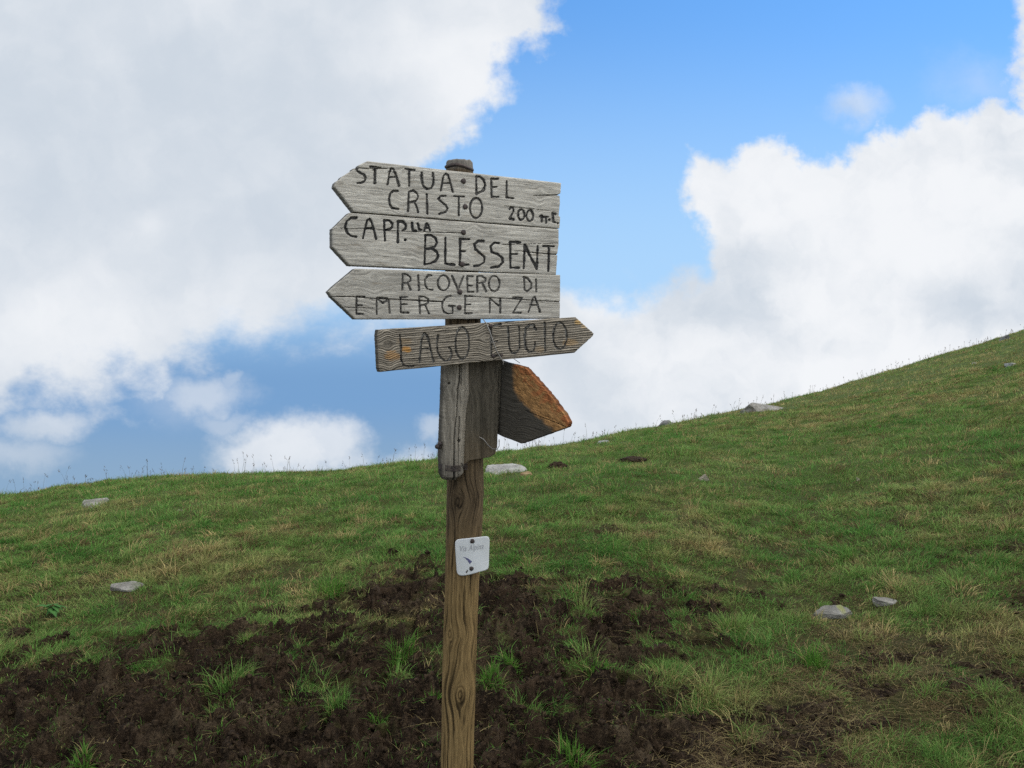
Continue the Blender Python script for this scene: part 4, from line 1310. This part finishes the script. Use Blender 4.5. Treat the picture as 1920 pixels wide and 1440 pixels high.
VP = np.stack([CX[:, None, 0] + np.cos(TH) * rad, AX_Y + np.sin(TH) * rad, CX[:, None, 2] + 0 * TH + 0.004 * fbm(TH * 2, TH * 0 + 4, 3, 967) * (PY < 307)], -1).reshape(-1, 3)
idn = np.arange(npy * nth).reshape(npy, nth)
Q = np.stack([idn[:-1], np.roll(idn[:-1], -1, 1), np.roll(idn[1:], -1, 1), idn[1:]], -1).reshape(-1, 4)[:, ::-1]
ctop = np.array([[CX[0, 0], AX_Y, CX[0, 2] + 0.0005]])
VP = np.concatenate([VP, ctop]); colp = np.concatenate([colp.reshape(-1, 3), [[0.18, 0.165, 0.14]]])
tri = np.stack([idn[0], np.roll(idn[0], -1), np.full(nth, len(VP) - 1)], -1)
gcv = np.concatenate([np.stack([xi / 30, ew / 1.3, 0 * xi + 2.2], -1).reshape(-1, 3), [[0, 0, 0]]])
me = mesh_np("post", VP, F3=tri, F4=Q, attrs={'col': colp}, smooth=True)
a_ = me.attributes.new('gc', 'FLOAT_VECTOR', 'POINT'); a_.data.foreach_set('vector', gcv.astype(np.float32).ravel())
parented("post", me, M_POST)

# ring round the top of the post
c0 = on_y(np.array(861.0), np.array(316.0), AX_Y)
ringp = [(c0[0] + math.cos(a) * 0.0345, AX_Y + math.sin(a) * 0.0345, c0[2] + 0.002 * math.sin(3 * a) - 0.004 * math.cos(a)) for a in np.linspace(0, 2 * math.pi, 33)]
V, F = tube(ringp, 0.0050, 6)
parented("ring", mesh_np("ring", V, F4=F, smooth=True), mi)


# ---- nails, bolts, wires
def nail(px, py, plane, r, out_=0.0015, parent=SIGN, name="nail", dome=0.35):
    c = plane.hit(np.array(float(px)), np.array(float(py))) + plane.n * out_
    n = plane.n; a = np.cross(n, (0, 0, 1)); a /= np.linalg.norm(a); b_ = np.cross(n, a)
    V = []; F = []
    prof = [(0.75, -0.010), (1.0, -0.0008), (1.0, 0.0006), (0.8, r * dome * 0.75), (0.4, r * dome), (0.0, r * dome * 0.98)]
    nn_ = 16
    for k_, (q, h_) in enumerate(prof):
        for j in range(nn_):
            an = 2 * math.pi * j / nn_
            V.append(c + (a * math.cos(an) + b_ * math.sin(an)) * r * q * (1 + 0.06 * math.sin(an * 3 + px)) + n * h_)
    for k_ in range(len(prof) - 1):
        for j in range(nn_):
            F.append((k_ * nn_ + j, k_ * nn_ + (j + 1) % nn_, (k_ + 1) * nn_ + (j + 1) % nn_, (k_ + 1) * nn_ + j))
    return parented(name, mesh_np(name, np.array(V), F4=np.array(F), smooth=True), mi, parent)


for bd, pts in ((b1, [(868.7, 339.5), (872, 387.5)]), (b2, [(868.7, 435.5), (866.5, 495.5)]), (b3, [(862, 547.5), (861, 576.5)])):
    for p in pts: nail(p[0], p[1], PL_TOP, 0.0068, parent=bd)
nail(920, 611, PL_LAGO, 0.0055, parent=b4)
nail(925, 667.5, PL_LAGO, 0.0055, parent=b4)
nail(940, 666, PL_LAGO, 0.004, parent=b4)


def pt(plane, px, py, o=0.0):
    return plane.hit(np.array(float(px)), np.array(float(py))) + plane.n * o


V, F = tube([pt(PL_LAGO, 906, 599, .001), pt(PL_LAGO, 911, 607, .004), pt(PL_LAGO, 916, 621, .006), pt(PL_LAGO, 923, 643, .007), pt(PL_LAGO, 930, 660, .006), pt(PL_LAGO, 938, 672, .004), pt(PL_LAGO, 943, 679, .003), pt(PL_LAGO, 943, 683, .001)], 0.0013, 6)
parented("wire", mesh_np("wire", V, F4=F, smooth=True), mw)
V, F = tube([pt(PL_PLK, 899, 819, -.001), pt(PL_PLK, 906, 824, .006), pt(PL_PLK, 913, 834, .009), pt(PL_PLK, 921, 841, .008), pt(PL_PLK, 931, 842, .005), pt(PL_PLK, 936, 836, .0), pt(PL_PLK, 937, 824, -.004)], 0.0012, 6)
parented("wire", mesh_np("wire", V, F4=F, smooth=True), mw)
V, F = tube([pt(PL_LAGO, 967, 673, -.01), pt(PL_LAGO, 979, 681, -.012)], 0.0008, 5)
parented("wire", mesh_np("wire", V, F4=F, smooth=True), mi)
# wire bundle lashing the batten
Vs = []; Fs = []; o = 0
for j in range(5):
    dyp = 871 + j * 2.3
    pts = [pt(PL_BAT, 827.5, dyp, -0.02), pt(PL_BAT, 828, dyp, 0.001), pt(PL_BAT, 833, dyp + .5, 0.014), pt(PL_BAT, 845, dyp + .8, 0.0215), pt(PL_BAT, 858, dyp + .3, 0.0185), pt(PL_BAT, 867, dyp - .8, 0.006), pt(PL_BAT, 876, dyp - 1.5 + j * .4, 0.002)]
    V, F = tube(pts, 0.0012, 6); Vs.append(V); Fs.append(F + o); o += len(V)
V, F = tube([pt(PL_BAT, 866, 878, .012), pt(PL_BAT, 864, 870, .016), pt(PL_BAT, 860.5, 866, .020)], 0.0011, 6); Vs.append(V); Fs.append(F + o)
parented("wire_lashing", mesh_np("wire_lashing", np.concatenate(Vs), F4=np.concatenate(Fs), smooth=True), mi)
# bolt ends sticking out on the left of the batten
for (x0, y0, x1, y1) in ((833, 836, 823.5, 831.5), (831, 838, 818.5, 837)):
    A_ = pt(PL_BAT, x0, y0, -0.006); B_ = pt(PL_BAT, x1, y1, 0.004)
    dd = (B_ - A_)
    V, F = tube([A_, A_ + dd * .45, A_ + dd * .46, A_ + dd * .66, A_ + dd * .67, A_ + dd * .84, A_ + dd * .85, B_ + dd * .1, B_ + dd * .12], [.0035, .0035, .006, .006, .003, .003, .0065, .006, .0005], 10)
    parented("bolt", mesh_np("bolt", V, F4=F, smooth=True), mi)

# ---- white plaque
mp, gg, out = new_mat("white_plaque_plastic")
f = gg.noise(objco(gg), 60, 5, 0.6); f_ = gg.noise(objco(gg), 14, 4, 0.6)
pc = gg.mix(gg.step(f_, 0.3, 0.75), (0.56, 0.57, 0.57), (0.50, 0.51, 0.50))
pc = gg.mix(gg.mul(gg.step(f, 0.62, 0.72), 0.35), pc, (0.45, 0.42, 0.35))
principled(gg, out, pc, 0.4, 0.4)
cs = [(853.3, 1012), (919, 1005), (916.5, 1069.5), (857.5, 1080.5)]
nu = 44; uu = np.linspace(0, 1, nu)
U, Vv = np.meshgrid(uu, uu)
rc = 0.09                                      # rounded corners: squircle remap of the square grid


def sq(a, b):
    a2, b2 = 2 * a - 1, 2 * b - 1
    e = 9.0
    r = (np.abs(a2) ** e + np.abs(b2) ** e) ** (1 / e); mxx = np.maximum(np.abs(a2), np.abs(b2)) + 1e-9
    f = mxx / np.maximum(r, 1e-9)
    return (a2 * f + 1) / 2, (b2 * f + 1) / 2


U2, V2 = sq(U, Vv)
c = [np.array(p) for p in cs]
PQ = ((1 - U2) * (1 - V2))[..., None] * c[0] + (U2 * (1 - V2))[..., None] * c[1] + (U2 * V2)[..., None] * c[2] + ((1 - U2) * V2)[..., None] * c[3]
PQ[..., 1] += 1.2 * np.sin(U2 * 5.5) * V2 ** 6
bend = 0.0035 * (2 * U2 - 1) ** 2 * 1.0
Wq = PL_PLQ.hit(PQ[..., 0], PQ[..., 1]) - PL_PLQ.n * (bend - 0.003 * V2 ** 3 * U2)[..., None]
idn = np.arange(nu * nu).reshape(nu, nu)
Qf = np.stack([idn[:-1, :-1], idn[1:, :-1], idn[1:, 1:], idn[:-1, 1:]], -1).reshape(-1, 4)
Wb = Wq.reshape(-1, 3) - PL_PLQ.n * 0.002
rim = np.concatenate([idn[0, :], idn[1:, -1], idn[-1, -2::-1], idn[-2:0:-1, 0]])
R1 = np.stack([rim, np.roll(rim, -1), np.roll(rim, -1) + nu * nu, rim + nu * nu], -1)
plq = parented("plaque", mesh_np("plaque", np.concatenate([Wq.reshape(-1, 3), Wb]), F4=np.concatenate([Qf, Qf[:, ::-1] + nu * nu, R1]), smooth=False), mp, label="small white square plaque reading Via Alpina")


def on_plaque(u, v, o=0.0006):
    """u,v 0..1 on the plaque"""
    P = ((1 - u) * (1 - v))[..., None] * c[0] + (u * (1 - v))[..., None] * c[1] + (u * v)[..., None] * c[2] + ((1 - u) * v)[..., None] * c[3]
    return PL_PLQ.hit(P[..., 0], P[..., 1]) - PL_PLQ.n * (0.0035 * (2 * u - 1) ** 2 - 0.003 * v ** 3 * u - o)[..., None]


mt, gg, out = new_mat("faded_grey_print")
principled(gg, out, gg.mix(gg.noise(objco(gg), 120, 4, 0.6), (0.22, 0.22, 0.23), (0.42, 0.42, 0.42)), 0.6, 0.3)
mv, gg, out = new_mat("violet_print")
principled(gg, out, gg.mix(gg.noise(objco(gg), 150, 4, 0.6), (0.045, 0.045, 0.12), (0.12, 0.12, 0.22)), 0.6, 0.3)
cu = bpy.data.curves.new("plaque_text", 'FONT')
cu.body = "Via Alpina"; cu.size = 1.0; cu.shear = 0.32; cu.space_character = 1.08
to = bpy.data.objects.new("plaque_text", cu); COL.objects.link(to)
bpy.context.view_layer.update()
tm = bpy.data.meshes.new_from_object(to.evaluated_get(bpy.context.evaluated_depsgraph_get()))
bpy.data.objects.remove(to); bpy.data.curves.remove(cu)
tv = np.array([v.co[:] for v in tm.vertices]); tfaces = [tuple(p.vertices) for p in tm.polygons]
bpy.data.meshes.remove(tm)
tu = 0.13 + 0.69 * (tv[:, 0] - tv[:, 0].min()) / np.ptp(tv[:, 0])
tvv = 0.345 - 0.165 * tv[:, 1] / 0.72
me = bpy.data.meshes.new("lettering"); me.from_pydata([tuple(p) for p in on_plaque(tu, tvv)], [], tfaces); me.update()
parented("lettering", me, mt, plq)
# tapered violet curl and a dark chip
tt = np.linspace(0, 1, 12)
uc = 0.20 + 0.235 * tt; vc = 0.50 + 0.06 * tt + 0.13 * tt ** 2
hw = 0.004 + 0.05 * tt ** 1.4
V = on_plaque(np.concatenate([uc - hw * .6, uc + hw * .6]), np.concatenate([vc + hw * .6, vc - hw * .6]), 0.0007)
F = np.array([(i, i + 1, 13 + i, 12 + i) for i in range(11)])
parented("emblem", mesh_np("emblem", V, F4=F), mv, plq)
aa = np.linspace(0, 2 * math.pi, 10, endpoint=False)
V = on_plaque(0.305 + 0.022 * np.cos(aa) + 0.02 * np.sin(aa), 0.915 - 0.045 * np.sin(aa), 0.0007)
me = bpy.data.meshes.new("chip"); me.from_pydata([tuple(p) for p in V], [], [tuple(range(10))]); me.update()
parented("chip", me, mi, plq)
nail(885.5, 1014.5, PL_PLQ, 0.0062, 0.001, plq)
nail(883.8, 1066, PL_PLQ, 0.0060, 0.001, plq)
